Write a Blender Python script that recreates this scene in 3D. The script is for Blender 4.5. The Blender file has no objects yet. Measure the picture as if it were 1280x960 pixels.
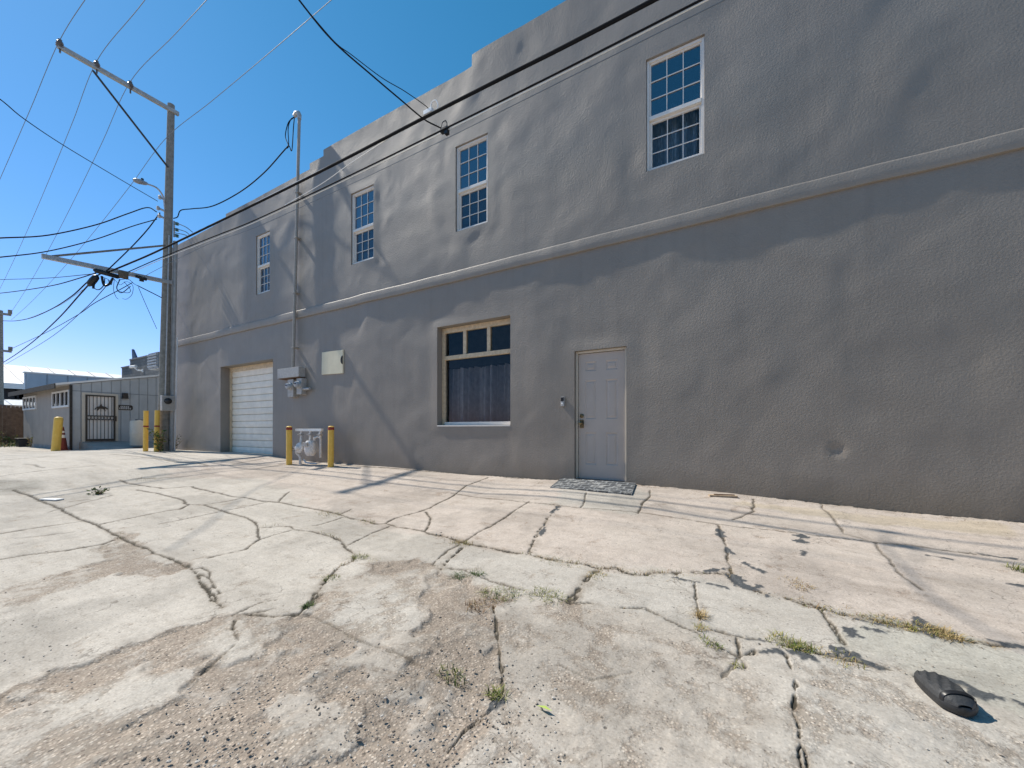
import bpy, bmesh, math, random
import numpy as np
from mathutils import Vector, Matrix
random.seed(7); np.random.seed(7)
sc = bpy.context.scene
col = sc.collection
R = math.radians

# ------------------------------------------------------------------ camera geometry
# world: x runs along the stucco wall, y into the wall (wall face y = 0), z up.
F = 490.0; CX = 640.0; HY = 537.0; D = 6.09; CZ = 1.16
CO, SI = 859.0/989.0, 490.0/989.0
KS = .08135
def P(x, y, Z):                       # photo pixel + depth along the view axis -> point
    Xc = (x-CX)/F*Z
    return Vector((CO*Xc-SI*Z, SI*Xc+CO*Z-D, (HY-y)/F*Z+CZ))
def PU(x, y, u):                      # point of a pixel on the plane x = u
    a = (x-CX)/F
    return P(x, y, u/(CO*a-SI))
def PV(x, y, v=0.0):                  # point of a pixel on the plane y = v
    a = (x-CX)/F
    return P(x, y, (v+D)/(SI*a+CO))

# ------------------------------------------------------------------ noise
def _hash(ix, iy, seed):
    h = (ix*374761393 + iy*668265263 + seed*1274126177) & 0xffffffff
    h = ((h ^ (h >> 13))*1274126177) & 0xffffffff
    h = h ^ (h >> 16)
    return (h & 0xffff)/65535.0
def vnoise(x, y, seed=0):
    x = np.asarray(x, float); y = np.asarray(y, float)
    ix = np.floor(x).astype(np.int64); iy = np.floor(y).astype(np.int64)
    fx = x-ix; fy = y-iy
    fx = fx*fx*fx*(fx*(fx*6-15)+10); fy = fy*fy*fy*(fy*(fy*6-15)+10)
    a = _hash(ix, iy, seed); b = _hash(ix+1, iy, seed); c = _hash(ix, iy+1, seed); d = _hash(ix+1, iy+1, seed)
    return (a+(b-a)*fx)+((c+(d-c)*fx)-(a+(b-a)*fx))*fy-.5
def fbm(x, y, seed=0, octv=4, gain=.5):
    s = 0; a = 1.0
    for i in range(octv):
        s = s + a*vnoise(np.asarray(x)*2**i+i*17.3, np.asarray(y)*2**i-i*9.1, seed+i)
        a *= gain
    return s
def sstep(a, b, x):
    t = np.clip((np.asarray(x, float)-a)/(b-a), 0, 1)
    return t*t*(3-2*t)

# ------------------------------------------------------------------ ground height
WU = [-60, -30, -24, -17.5, -11.2, -10.1, -7, -4.5, -3.4, -2.3, -1.4, -.8, .87, 1.54, 2.57, 8, 40]
WH = [.85, .83, .83, .70, .70, .80, .82, .855, .86, .825, .82, .83, .892, .926, .943, 1.0, 1.0]
def GZ(u, v):
    u = np.asarray(u, float); v = np.asarray(v, float)
    w = np.interp(u, WU, WH)
    a = np.clip(-v, 0, None)
    d = .1*np.minimum(a, 1.2)+.07*np.clip(a-1.2, 0, 1.8)+.03*np.clip(a-3, 0, 3)
    k = .2+.8*sstep(-15, -8, u)
    return CZ-w-d*k
def gz(u, v): return float(GZ(u, v))
def GP(x, y):                         # pixel -> ground point
    lo, hi = .4, 60.0
    for i in range(60):
        m = .5*(lo+hi); p = P(x, y, m)
        if p.z > gz(p.x, p.y): lo = m
        else: hi = m
    return P(x, y, .5*(lo+hi))

# ------------------------------------------------------------------ object helpers
def tag(o, label=None, cat=None, group=None, kind=None):
    if label: o['label'] = label
    if cat: o['category'] = cat
    if group: o['group'] = group
    if kind: o['kind'] = kind
    return o
def empty(name, loc, label, cat, group=None, rz=0):
    o = bpy.data.objects.new(name, None); col.objects.link(o)
    o.empty_display_size = .1
    o.location = loc; o.rotation_euler = (0, 0, rz)
    return tag(o, label, cat, group)
def copy_tree(o, parent=None):
    c = o.copy(); col.objects.link(c)
    if parent: c.parent = parent
    for ch in list(o.children): copy_tree(ch, c)
    return c
class MB:
    def __init__(s): s.v = []; s.f = []; s.m = []
    def quadmesh(s, verts, faces, mi=0):
        o = len(s.v); s.v += [tuple(q) for q in verts]
        for f in faces: s.f.append([i+o for i in f]); s.m.append(mi)
        return s
    def box(s, a, b, mi=0, M=None):
        x0, y0, z0 = [min(a[i], b[i]) for i in range(3)]; x1, y1, z1 = [max(a[i], b[i]) for i in range(3)]
        vs = [(x0,y0,z0),(x1,y0,z0),(x1,y1,z0),(x0,y1,z0),(x0,y0,z1),(x1,y0,z1),(x1,y1,z1),(x0,y1,z1)]
        if M is not None: vs = [M @ Vector(q) for q in vs]
        return s.quadmesh(vs, [(0,3,2,1),(4,5,6,7),(0,1,5,4),(1,2,6,5),(2,3,7,6),(3,0,4,7)], mi)
    def bar(s, a, b, w, h, mi=0, up=(0,0,1)):
        a = Vector(a); b = Vector(b); d = (b-a); L = d.length; d.normalize()
        upv = Vector(up); side = d.cross(upv)
        if side.length < 1e-4: side = d.cross(Vector((1,0,0)))
        side.normalize(); upv = side.cross(d)
        M = Matrix((d, side, upv)).transposed().to_4x4(); M.translation = a
        return s.box((0,-w/2,-h/2), (L,w/2,h/2), mi, M)
    def tube(s, pts, r, n=8, mi=0, caps=True):
        pts = [Vector(p) for p in pts]; N = len(pts)
        rs = r if isinstance(r, (list, tuple)) else [r]*N
        t0 = (pts[1]-pts[0]).normalized()
        ref = Vector((0,0,1)) if abs(t0.z) < .9 else Vector((1,0,0))
        nrm = (ref-t0*ref.dot(t0)).normalized()
        vs = []
        for i, p in enumerate(pts):
            t = (pts[min(i+1, N-1)]-pts[max(i-1, 0)]).normalized()
            nrm = (nrm-t*nrm.dot(t))
            if nrm.length < 1e-5: nrm = t.orthogonal()
            nrm.normalize(); bn = t.cross(nrm)
            for k in range(n):
                a = 2*math.pi*k/n
                vs.append(p+(nrm*math.cos(a)+bn*math.sin(a))*rs[i])
        fs = []
        for i in range(N-1):
            for k in range(n):
                k2 = (k+1) % n
                fs.append((i*n+k, i*n+k2, (i+1)*n+k2, (i+1)*n+k))
        if caps:
            fs.append(tuple(range(n-1, -1, -1))); fs.append(tuple((N-1)*n+k for k in range(n)))
        return s.quadmesh(vs, fs, mi)
    def lathe(s, prof, n=20, mi=0, M=None, cap=True):      # prof: (r, z) from the bottom up, about local z
        vs = []
        for r_, z_ in prof:
            for k in range(n):
                a = 2*math.pi*k/n; q = Vector((r_*math.cos(a), r_*math.sin(a), z_))
                vs.append(M @ q if M is not None else q)
        fs = []
        for i in range(len(prof)-1):
            for k in range(n):
                k2 = (k+1) % n; fs.append((i*n+k, i*n+k2, (i+1)*n+k2, (i+1)*n+k))
        if cap:
            fs.append(tuple(range(n-1, -1, -1))); fs.append(tuple((len(prof)-1)*n+k for k in range(n)))
        return s.quadmesh(vs, fs, mi)
    def prism(s, poly, axis, a, b, mi=0):                  # poly of 2-D points extruded along axis from a to b
        def mk(p, t):
            if axis == 'x': return (t, p[0], p[1])
            if axis == 'y': return (p[0], t, p[1])
            return (p[0], p[1], t)
        n = len(poly)
        vs = [mk(p, a) for p in poly]+[mk(p, b) for p in poly]
        fs = [tuple(range(n))[::-1], tuple(range(n, 2*n))]+[(i, (i+1) % n, n+(i+1) % n, n+i) for i in range(n)]
        return s.quadmesh(vs, fs, mi)
    def build(s, name, mat, parent=None, org=None, smooth=False, bevel=0, fix=True):
        me = bpy.data.meshes.new(name)
        o_ = Vector(org) if org is not None else Vector((0,0,0))
        me.from_pydata([tuple(Vector(q)-o_) for q in s.v], [], s.f)
        mats = mat if isinstance(mat, (list, tuple)) else [mat]
        for m in mats: me.materials.append(m)
        me.polygons.foreach_set('material_index', s.m)
        bm = bmesh.new(); bm.from_mesh(me)
        if fix: bmesh.ops.recalc_face_normals(bm, faces=bm.faces)
        if bevel:
            es = [e for e in bm.edges if len(e.link_faces) == 2 and e.calc_face_angle(0) > R(40)]
            bmesh.ops.bevel(bm, geom=es, offset=bevel, segments=2, affect='EDGES', profile=.6)
        bm.to_mesh(me); bm.free()
        if smooth:
            me.polygons.foreach_set('use_smooth', [True]*len(me.polygons))
            me.set_sharp_from_angle(angle=R(38))
        o = bpy.data.objects.new(name, me); col.objects.link(o)
        if parent is not None:
            o.parent = parent
        elif org is not None: o.location = o_
        return o
def cat_rom(pts, n=8):
    pts = [Vector(p) for p in pts]
    if len(pts) == 2: return [pts[0].lerp(pts[1], i/n) for i in range(n+1)]
    q = [pts[0]*2-pts[1]]+pts+[pts[-1]*2-pts[-2]]
    out = []
    for i in range(1, len(q)-2):
        a, b, c, d = q[i-1], q[i], q[i+1], q[i+2]
        for k in range(n):
            t = k/n
            out.append(.5*((2*b)+(c-a)*t+(2*a-5*b+4*c-d)*t*t+(3*b-a-3*c+d)*t**3))
    out.append(pts[-1]); return out

# ------------------------------------------------------------------ materials
class NT:
    def __init__(s, name):
        s.m = bpy.data.materials.new(name); s.m.use_nodes = True
        s.t = s.m.node_tree; s.t.nodes.clear()
        s.out = s.t.nodes.new('ShaderNodeOutputMaterial')
    def n(s, typ, **kw):
        nd = s.t.nodes.new(typ)
        for k, v in kw.items(): setattr(nd, k, v)
        return nd
    def l(s, a, b): s.t.links.new(a, b)
    def coord(s):
        return s.n('ShaderNodeTexCoord').outputs['Object']
    def noise(s, scale, detail=4, rough=.55, vec=None, dist=0):
        nd = s.n('ShaderNodeTexNoise'); nd.inputs['Scale'].default_value = scale
        nd.inputs['Detail'].default_value = detail; nd.inputs['Roughness'].default_value = rough
        nd.inputs['Distortion'].default_value = dist
        if vec is not None: s.l(vec, nd.inputs['Vector'])
        return nd.outputs['Fac']
    def ramp(s, fac, stops):
        nd = s.n('ShaderNodeValToRGB'); e = nd.color_ramp.elements
        while len(e) > 1: e.remove(e[-1])
        e[0].position = stops[0][0]; e[0].color = (*stops[0][1], 1)
        for p, c in stops[1:]:
            q = e.new(p); q.color = (*c, 1)
        s.l(fac, nd.inputs['Fac']); return nd.outputs['Color']
    def val(s, fac, a, b, c, d):
        nd = s.n('ShaderNodeMapRange'); s.l(fac, nd.inputs['Value'])
        for k, v in zip(('From Min','From Max','To Min','To Max'), (a, b, c, d)): nd.inputs[k].default_value = v
        return nd.outputs['Result']
    def mix(s, fac, a, b, mode='MIX'):
        nd = s.n('ShaderNodeMix', data_type='RGBA', blend_type=mode)
        for key, x in ((0, fac), (6, a), (7, b)):
            if isinstance(x, (int, float)): nd.inputs[key].default_value = x
            elif isinstance(x, tuple): nd.inputs[key].default_value = (*x, 1)
            else: s.l(x, nd.inputs[key])
        return nd.outputs[2]
    def math(s, op, a, b=0.0):
        nd = s.n('ShaderNodeMath', operation=op)
        for i, x in enumerate((a, b)):
            if isinstance(x, (int, float)): nd.inputs[i].default_value = x
            else: s.l(x, nd.inputs[i])
        return nd.outputs[0]
    def bump(s, h, dist, strength=1.0, nrm=None):
        nd = s.n('ShaderNodeBump'); nd.inputs['Strength'].default_value = strength; nd.inputs['Distance'].default_value = dist
        s.l(h, nd.inputs['Height'])
        if nrm is not None: s.l(nrm, nd.inputs['Normal'])
        return nd.outputs['Normal']
    def bsdf(s, colr, rough=.8, metal=0, nrm=None, spec=.5):
        b = s.n('ShaderNodeBsdfPrincipled')
        for key, x in (('Base Color', colr), ('Roughness', rough), ('Metallic', metal), ('Specular IOR Level', spec)):
            if isinstance(x, (int, float)): b.inputs[key].default_value = x
            elif isinstance(x, tuple): b.inputs[key].default_value = (*x, 1)
            else: s.l(x, b.inputs[key])
        if nrm is not None: s.l(nrm, b.inputs['Normal'])
        s.l(b.outputs[0], s.out.inputs['Surface']); return b
def simple(name, c, rough=.6, metal=0, var=.25, scale=6, bump=0, bscale=80, spec=.5):
    t = NT(name); co = t.coord()
    n = t.noise(scale, 5, .6, co)
    lo = tuple(x*(1-var) for x in c); hi = tuple(min(1, x*(1+var*.6)) for x in c)
    cc = t.ramp(n, [(.3, lo), (.7, hi)])
    nr = t.bump(t.noise(bscale, 3, .6, co), bump) if bump else None
    t.bsdf(cc, t.val(n, .3, .7, min(1, rough+.08), max(0, rough-.08)), metal, nr, spec)
    return t.m

def stucco(name, c):
    t = NT(name); co = t.coord()
    big = t.noise(.5, 5, .6, co); mid = t.noise(3.0, 5, .65, co)
    cc = t.ramp(big, [(.3, tuple(x*.93 for x in c)), (.7, tuple(x*1.06 for x in c))])
    cc = t.mix(.35, cc, t.ramp(mid, [(.3, (.86,.86,.86)), (.7, (1.1,1.1,1.1))]), 'MULTIPLY')
    gr = t.noise(190, 3, .6, co)
    cc = t.mix(.25, cc, t.ramp(gr, [(.35, (.78,.78,.78)), (.65, (1.15,1.15,1.15))]), 'MULTIPLY')
    # splash dirt along the foot of the wall
    sp = t.n('ShaderNodeSeparateXYZ'); t.l(co, sp.inputs[0])
    h = t.math('ADD', sp.outputs[2], t.math('MULTIPLY', t.noise(2.2, 4, .6, co), .5))
    d = t.val(h, .52, .92, .8, 0)
    cc = t.mix(d, cc, (.185, .155, .118))
    mp = t.n('ShaderNodeMapping'); mp.inputs['Scale'].default_value = (5, 5, .28); t.l(co, mp.inputs['Vector'])
    cc = t.mix(t.val(t.noise(1.0, 7, .66, mp.outputs[0]), .52, .72, 0, .32), cc, t.mix(1, cc, (.70,.69,.68), 'MULTIPLY'))
    cc = t.mix(t.val(t.noise(.9, 3, .5, co), .56, .60, 0, .22), cc, t.mix(1, cc, (1.14,1.13,1.12), 'MULTIPLY'))
    vo = t.n('ShaderNodeTexVoronoi'); vo.inputs['Scale'].default_value = 42; t.l(co, vo.inputs['Vector'])
    hh = t.math('ADD', t.math('MULTIPLY', t.noise(40, 5, .7, co), .9), t.math('MULTIPLY', vo.outputs['Distance'], .35))
    n1 = t.bump(hh, .0048, .8)
    n2 = t.bump(t.noise(5, 3, .5, co), .012, .22, n1)
    t.bsdf(cc, .6, 0, n2, .8)
    return t.m

M = {}
M['stucco'] = stucco('gray_stucco', (.275, .237, .198))
M['stucco_trim'] = stucco('gray_stucco_trim', (.297, .256, .214))
M['jamb'] = M['stucco']
M['vinyl'] = simple('white_vinyl', (.80,.75,.69), .4, var=.06)
M['tan'] = simple('tan_painted_wood', (.70,.55,.37), .6, var=.22, scale=14, bump=.001)
M['doorgray'] = simple('gray_door_paint', (.52,.45,.395), .5, var=.06, scale=3)
M['garage'] = simple('white_steel_door', (.92,.84,.72), .5, var=.1, scale=5)
M['dark'] = simple('dark_interior', (.03,.03,.033), .9)
M['roomwall'] = simple('room_wall', (.12,.12,.13), .9)
M['brass'] = simple('aged_brass', (.24,.19,.11), .35, .9, var=.3, scale=60)
M['black'] = simple('black_plastic', (.015,.015,.017), .4)
M['cable'] = simple('black_cable', (.012,.012,.014), .85, var=.05, spec=.15)
M['wire'] = simple('gray_wire', (.16,.18,.20), .5, .2, var=.03)
M['alu'] = simple('bright_wire', (.82,.82,.81), .4, .15, var=.05)
M['galv'] = simple('galvanised_steel', (.50,.49,.475), .5, .35, var=.25, scale=25)
M['boxgray'] = simple('gray_enamel', (.45,.42,.38), .5, .1, var=.18, scale=18)
M['conduitgray'] = simple('painted_conduit', (.36,.325,.28), .55, .1, var=.15, scale=20)
M['rust'] = simple('rusty_edge', (.2,.11,.06), .9, var=.4, scale=40)
M['dialglass'] = simple('meter_glass', (.42,.44,.46), .08, .0)
M['cream'] = simple('cream_board', (.82,.73,.53), .7, var=.1, scale=3)
M['gaswhite'] = simple('pale_gas_paint', (.78,.75,.72), .5, .05, var=.3, scale=30)
M['polewood'] = simple('weathered_pole', (.27,.25,.215), .9, var=.3, scale=9, bump=.004, bscale=30)
M['ceramic'] = simple('brown_ceramic', (.12,.11,.11), .25, var=.3)
M['greenglass'] = simple('green_insulator', (.05,.16,.13), .15, var=.2)
M['red'] = simple('red_band', (.35,.045,.02), .6, var=.3, scale=30)
M['orange'] = simple('cone_orange', (.16,.025,.018), .6, var=.3, scale=20)
M['white'] = simple('white_paint', (.75,.75,.74), .5, var=.1)
M['beige'] = simple('beige_plastic', (.64,.57,.47), .5, var=.08)
M['iron'] = simple('dark_bronze_iron', (.055,.045,.036), .5, .3, var=.3, scale=30)
M['whiteroof'] = simple('white_metal_roof', (.86,.85,.83), .45, var=.05, scale=1.5)
M['bluemetal'] = simple('blue_metal_siding', (.20,.30,.42), .6, var=.12, scale=2)
M['brownwall'] = simple('dark_brown_boards', (.07,.05,.038), .8, var=.4, scale=8)
M['fencewood'] = simple('brown_fence_board', (.16,.10,.065), .85, var=.35, scale=7, bump=.002)
M['shingle'] = simple('dark_roof_edge', (.05,.045,.04), .9, var=.4, scale=12)
M['soffit'] = simple('soffit_board', (.45,.42,.38), .8)
M['rubber'] = simple('black_rubber', (.022,.023,.025), .55, var=.3, scale=20, bump=.002, bscale=60)
M['wood'] = simple('scrap_wood', (.48,.36,.24), .8, var=.3, scale=20)
M['flagblue'] = simple('blue_cloth', (.03,.08,.16), .8)
M['fabric'] = simple('dark_curtain', (.56,.50,.50), .95, var=.25, scale=10)
M['fabricblue'] = simple('blue_gray_curtain', (.55,.66,.74), .95, var=.25, scale=12)
M['screen'] = simple('insect_screen', (.035,.04,.045), .8)
M['brick'] = None

def yellow():
    t = NT('worn_yellow_paint'); co = t.coord()
    n = t.noise(9, 5, .65, co); m2 = t.noise(28, 4, .7, co)
    c = t.ramp(n, [(.3, (.86,.50,.07)), (.7, (.93,.60,.12))])
    c = t.mix(t.val(m2, .66, .72, 0, .9), c, (.16,.10,.05))
    t.bsdf(c, t.val(n, .3, .7, .6, .45)); return t.m
M['yellow'] = yellow()

def glass(name, tint=(.02,.03,.045), ior=2.0, op=.25):
    t = NT(name)
    fr = t.n('ShaderNodeFresnel'); fr.inputs['IOR'].default_value = ior
    co = t.coord()
    nr = t.bump(t.noise(1.6, 2, .5, co), .006, .3)
    tr = t.n('ShaderNodeBsdfTransparent'); tr.inputs['Color'].default_value = (.78,.82,.85,1)
    df = t.n('ShaderNodeBsdfDiffuse'); df.inputs['Color'].default_value = (*tint, 1)
    gl = t.n('ShaderNodeBsdfGlossy'); gl.inputs['Roughness'].default_value = .015
    t.l(nr, gl.inputs['Normal'])
    m1 = t.n('ShaderNodeMixShader'); m1.inputs[0].default_value = op
    t.l(tr.outputs[0], m1.inputs[1]); t.l(df.outputs[0], m1.inputs[2])
    m2 = t.n('ShaderNodeMixShader'); t.l(fr.outputs[0], m2.inputs[0]); t.l(m1.outputs[0], m2.inputs[1]); t.l(gl.outputs[0], m2.inputs[2])
    t.l(m2.outputs[0], t.out.inputs['Surface']); return t.m
M['glass'] = glass('window_glass', (.012,.05,.13), ior=2.9, op=.4)
M['glasslow'] = glass('shop_window_glass', ior=1.42, op=.08)
M['glassscreen'] = glass('screened_glass', (.03,.075,.14), ior=1.75, op=.55)

def ground_mat():
    t = NT('cracked_concrete'); co = t.coord()
    tone = t.n('ShaderNodeAttribute', attribute_name='tone').outputs['Color']
    gr = t.n('ShaderNodeAttribute', attribute_name='grit').outputs['Fac']
    ck = t.n('ShaderNodeAttribute', attribute_name='crack').outputs['Fac']
    ta = t.n('ShaderNodeAttribute', attribute_name='tar').outputs['Fac']
    n1 = t.noise(1.7, 8, .66, co); n2 = t.noise(13, 8, .72, co); n3 = t.noise(95, 3, .7, co); ne = t.noise(4.2, 12, .74, co, .4)
    mp = t.n('ShaderNodeMapping'); mp.inputs['Scale'].default_value = (.5, 2.4, 1); mp.inputs['Rotation'].default_value = (0, 0, R(12)); t.l(co, mp.inputs['Vector'])
    nst = t.noise(2.6, 9, .7, mp.outputs[0])
    # cement skin worn off: bare aggregate where noise and wear add up, with a crisp border
    e = t.math('ADD', ne, t.math('MULTIPLY', t.math('SUBTRACT', gr, .68), .26))
    ex = t.val(e, .47, .56, 0, 1)
    skin = t.mix(.5, tone, t.ramp(n1, [(.28, (.84,.83,.81)), (.72, (1.14,1.14,1.14))]), 'MULTIPLY')
    skin = t.mix(.6, skin, t.ramp(n2, [(.30, (.70,.68,.66)), (.46, (.98,.98,.98)), (.7, (1.14,1.14,1.14))]), 'MULTIPLY')
    skin = t.mix(.45, skin, t.ramp(nst, [(.34, (.72,.69,.66)), (.5, (1,1,1)), (.7, (1.08,1.08,1.08))]), 'MULTIPLY')
    vo = t.n('ShaderNodeTexVoronoi'); vo.inputs['Scale'].default_value = 75; t.l(co, vo.inputs['Vector'])
    sp = t.n('ShaderNodeSeparateColor'); t.l(vo.outputs['Color'], sp.inputs[0])
    stone = t.ramp(sp.outputs[0], [(0, (.42,.36,.33)), (.25, (.80,.74,.70)), (.6, (1.0,.95,.91)), (.85, (1.14,1.11,1.08)), (1, (1.26,1.24,1.21))])
    edge = t.val(vo.outputs['Distance'], .30, .52, 1, 0)
    bare = t.mix(1, t.mix(1, tone, (.97,.945,.92), 'MULTIPLY'), t.mix(edge, (.70,.66,.62), stone), 'MULTIPLY')
    bare = t.mix(.5, bare, t.ramp(n2, [(.3, (.62,.58,.56)), (.6, (1.1,1.1,1.1))]), 'MULTIPLY')
    c = t.mix(t.math('MULTIPLY', ex, .78), skin, bare)
    c = t.mix(.38, c, t.mix(1, c, t.mix(edge, (.80,.77,.74), stone), 'MULTIPLY'))
    c = t.mix(.55, c, t.ramp(n3, [(.30, (.62,.6,.58)), (.48, (1,1,1)), (.72, (1.18,1.18,1.18))]), 'MULTIPLY')
    # pits and specks
    v2 = t.n('ShaderNodeTexVoronoi'); v2.inputs['Scale'].default_value = 15; t.l(co, v2.inputs['Vector'])
    pit = t.math('MULTIPLY', t.val(v2.outputs['Distance'], .07, .13, 1, 0), t.val(n2, .47, .53, 0, 1))
    v3 = t.n('ShaderNodeTexVoronoi'); v3.inputs['Scale'].default_value = 42; t.l(co, v3.inputs['Vector'])
    pit2 = t.math('MULTIPLY', t.val(v3.outputs['Distance'], .12, .2, 1, 0), t.val(ne, .40, .5, 0, 1))
    c = t.mix(t.math('MULTIPLY', pit, .75), c, (.09,.078,.066)); c = t.mix(t.math('MULTIPLY', pit2, .6), c, (.12,.105,.09))
    # hairline crazing
    wv = t.n('ShaderNodeVectorMath', operation='ADD'); sc3 = t.n('ShaderNodeVectorMath', operation='SCALE'); nz = t.n('ShaderNodeTexNoise'); nz.inputs['Scale'].default_value = 3; nz.inputs['Detail'].default_value = 6; t.l(co, nz.inputs['Vector'])
    t.l(nz.outputs['Color'], sc3.inputs[0]); sc3.inputs['Scale'].default_value = .55; t.l(co, wv.inputs[0]); t.l(sc3.outputs[0], wv.inputs[1])
    v4 = t.n('ShaderNodeTexVoronoi', feature='DISTANCE_TO_EDGE'); v4.inputs['Scale'].default_value = 1.25; t.l(wv.outputs[0], v4.inputs['Vector'])
    hl = t.math('MULTIPLY', t.val(v4.outputs['Distance'], .002, .006, 1, 0), t.val(n1, .48, .56, 0, 1))
    c = t.mix(t.math('MULTIPLY', hl, .55), c, (.13,.11,.09))
    c = t.mix(ck, c, t.ramp(n2, [(.3, (.03,.026,.02)), (.7, (.10,.085,.062))]))
    c = t.mix(ta, c, t.ramp(n3, [(.3, (.055,.06,.064)), (.7, (.11,.115,.12))]))
    h = t.math('ADD', t.math('MULTIPLY', n3, .35), t.math('MULTIPLY', n2, .7))
    h = t.math('SUBTRACT', h, t.math('MULTIPLY', pit, .7))
    h = t.math('SUBTRACT', h, t.math('MULTIPLY', ex, .5))
    h = t.math('ADD', h, t.math('MULTIPLY', t.math('MULTIPLY', edge, ex), .35))
    nb = t.n('ShaderNodeBump'); nb.inputs['Distance'].default_value = .006
    t.l(h, nb.inputs['Height']); t.l(t.val(gr, 0, 1, .45, .8), nb.inputs['Strength'])
    t.bsdf(c, .9, 0, nb.outputs['Normal'], .25)
    return t.m
M['ground'] = ground_mat()

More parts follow.
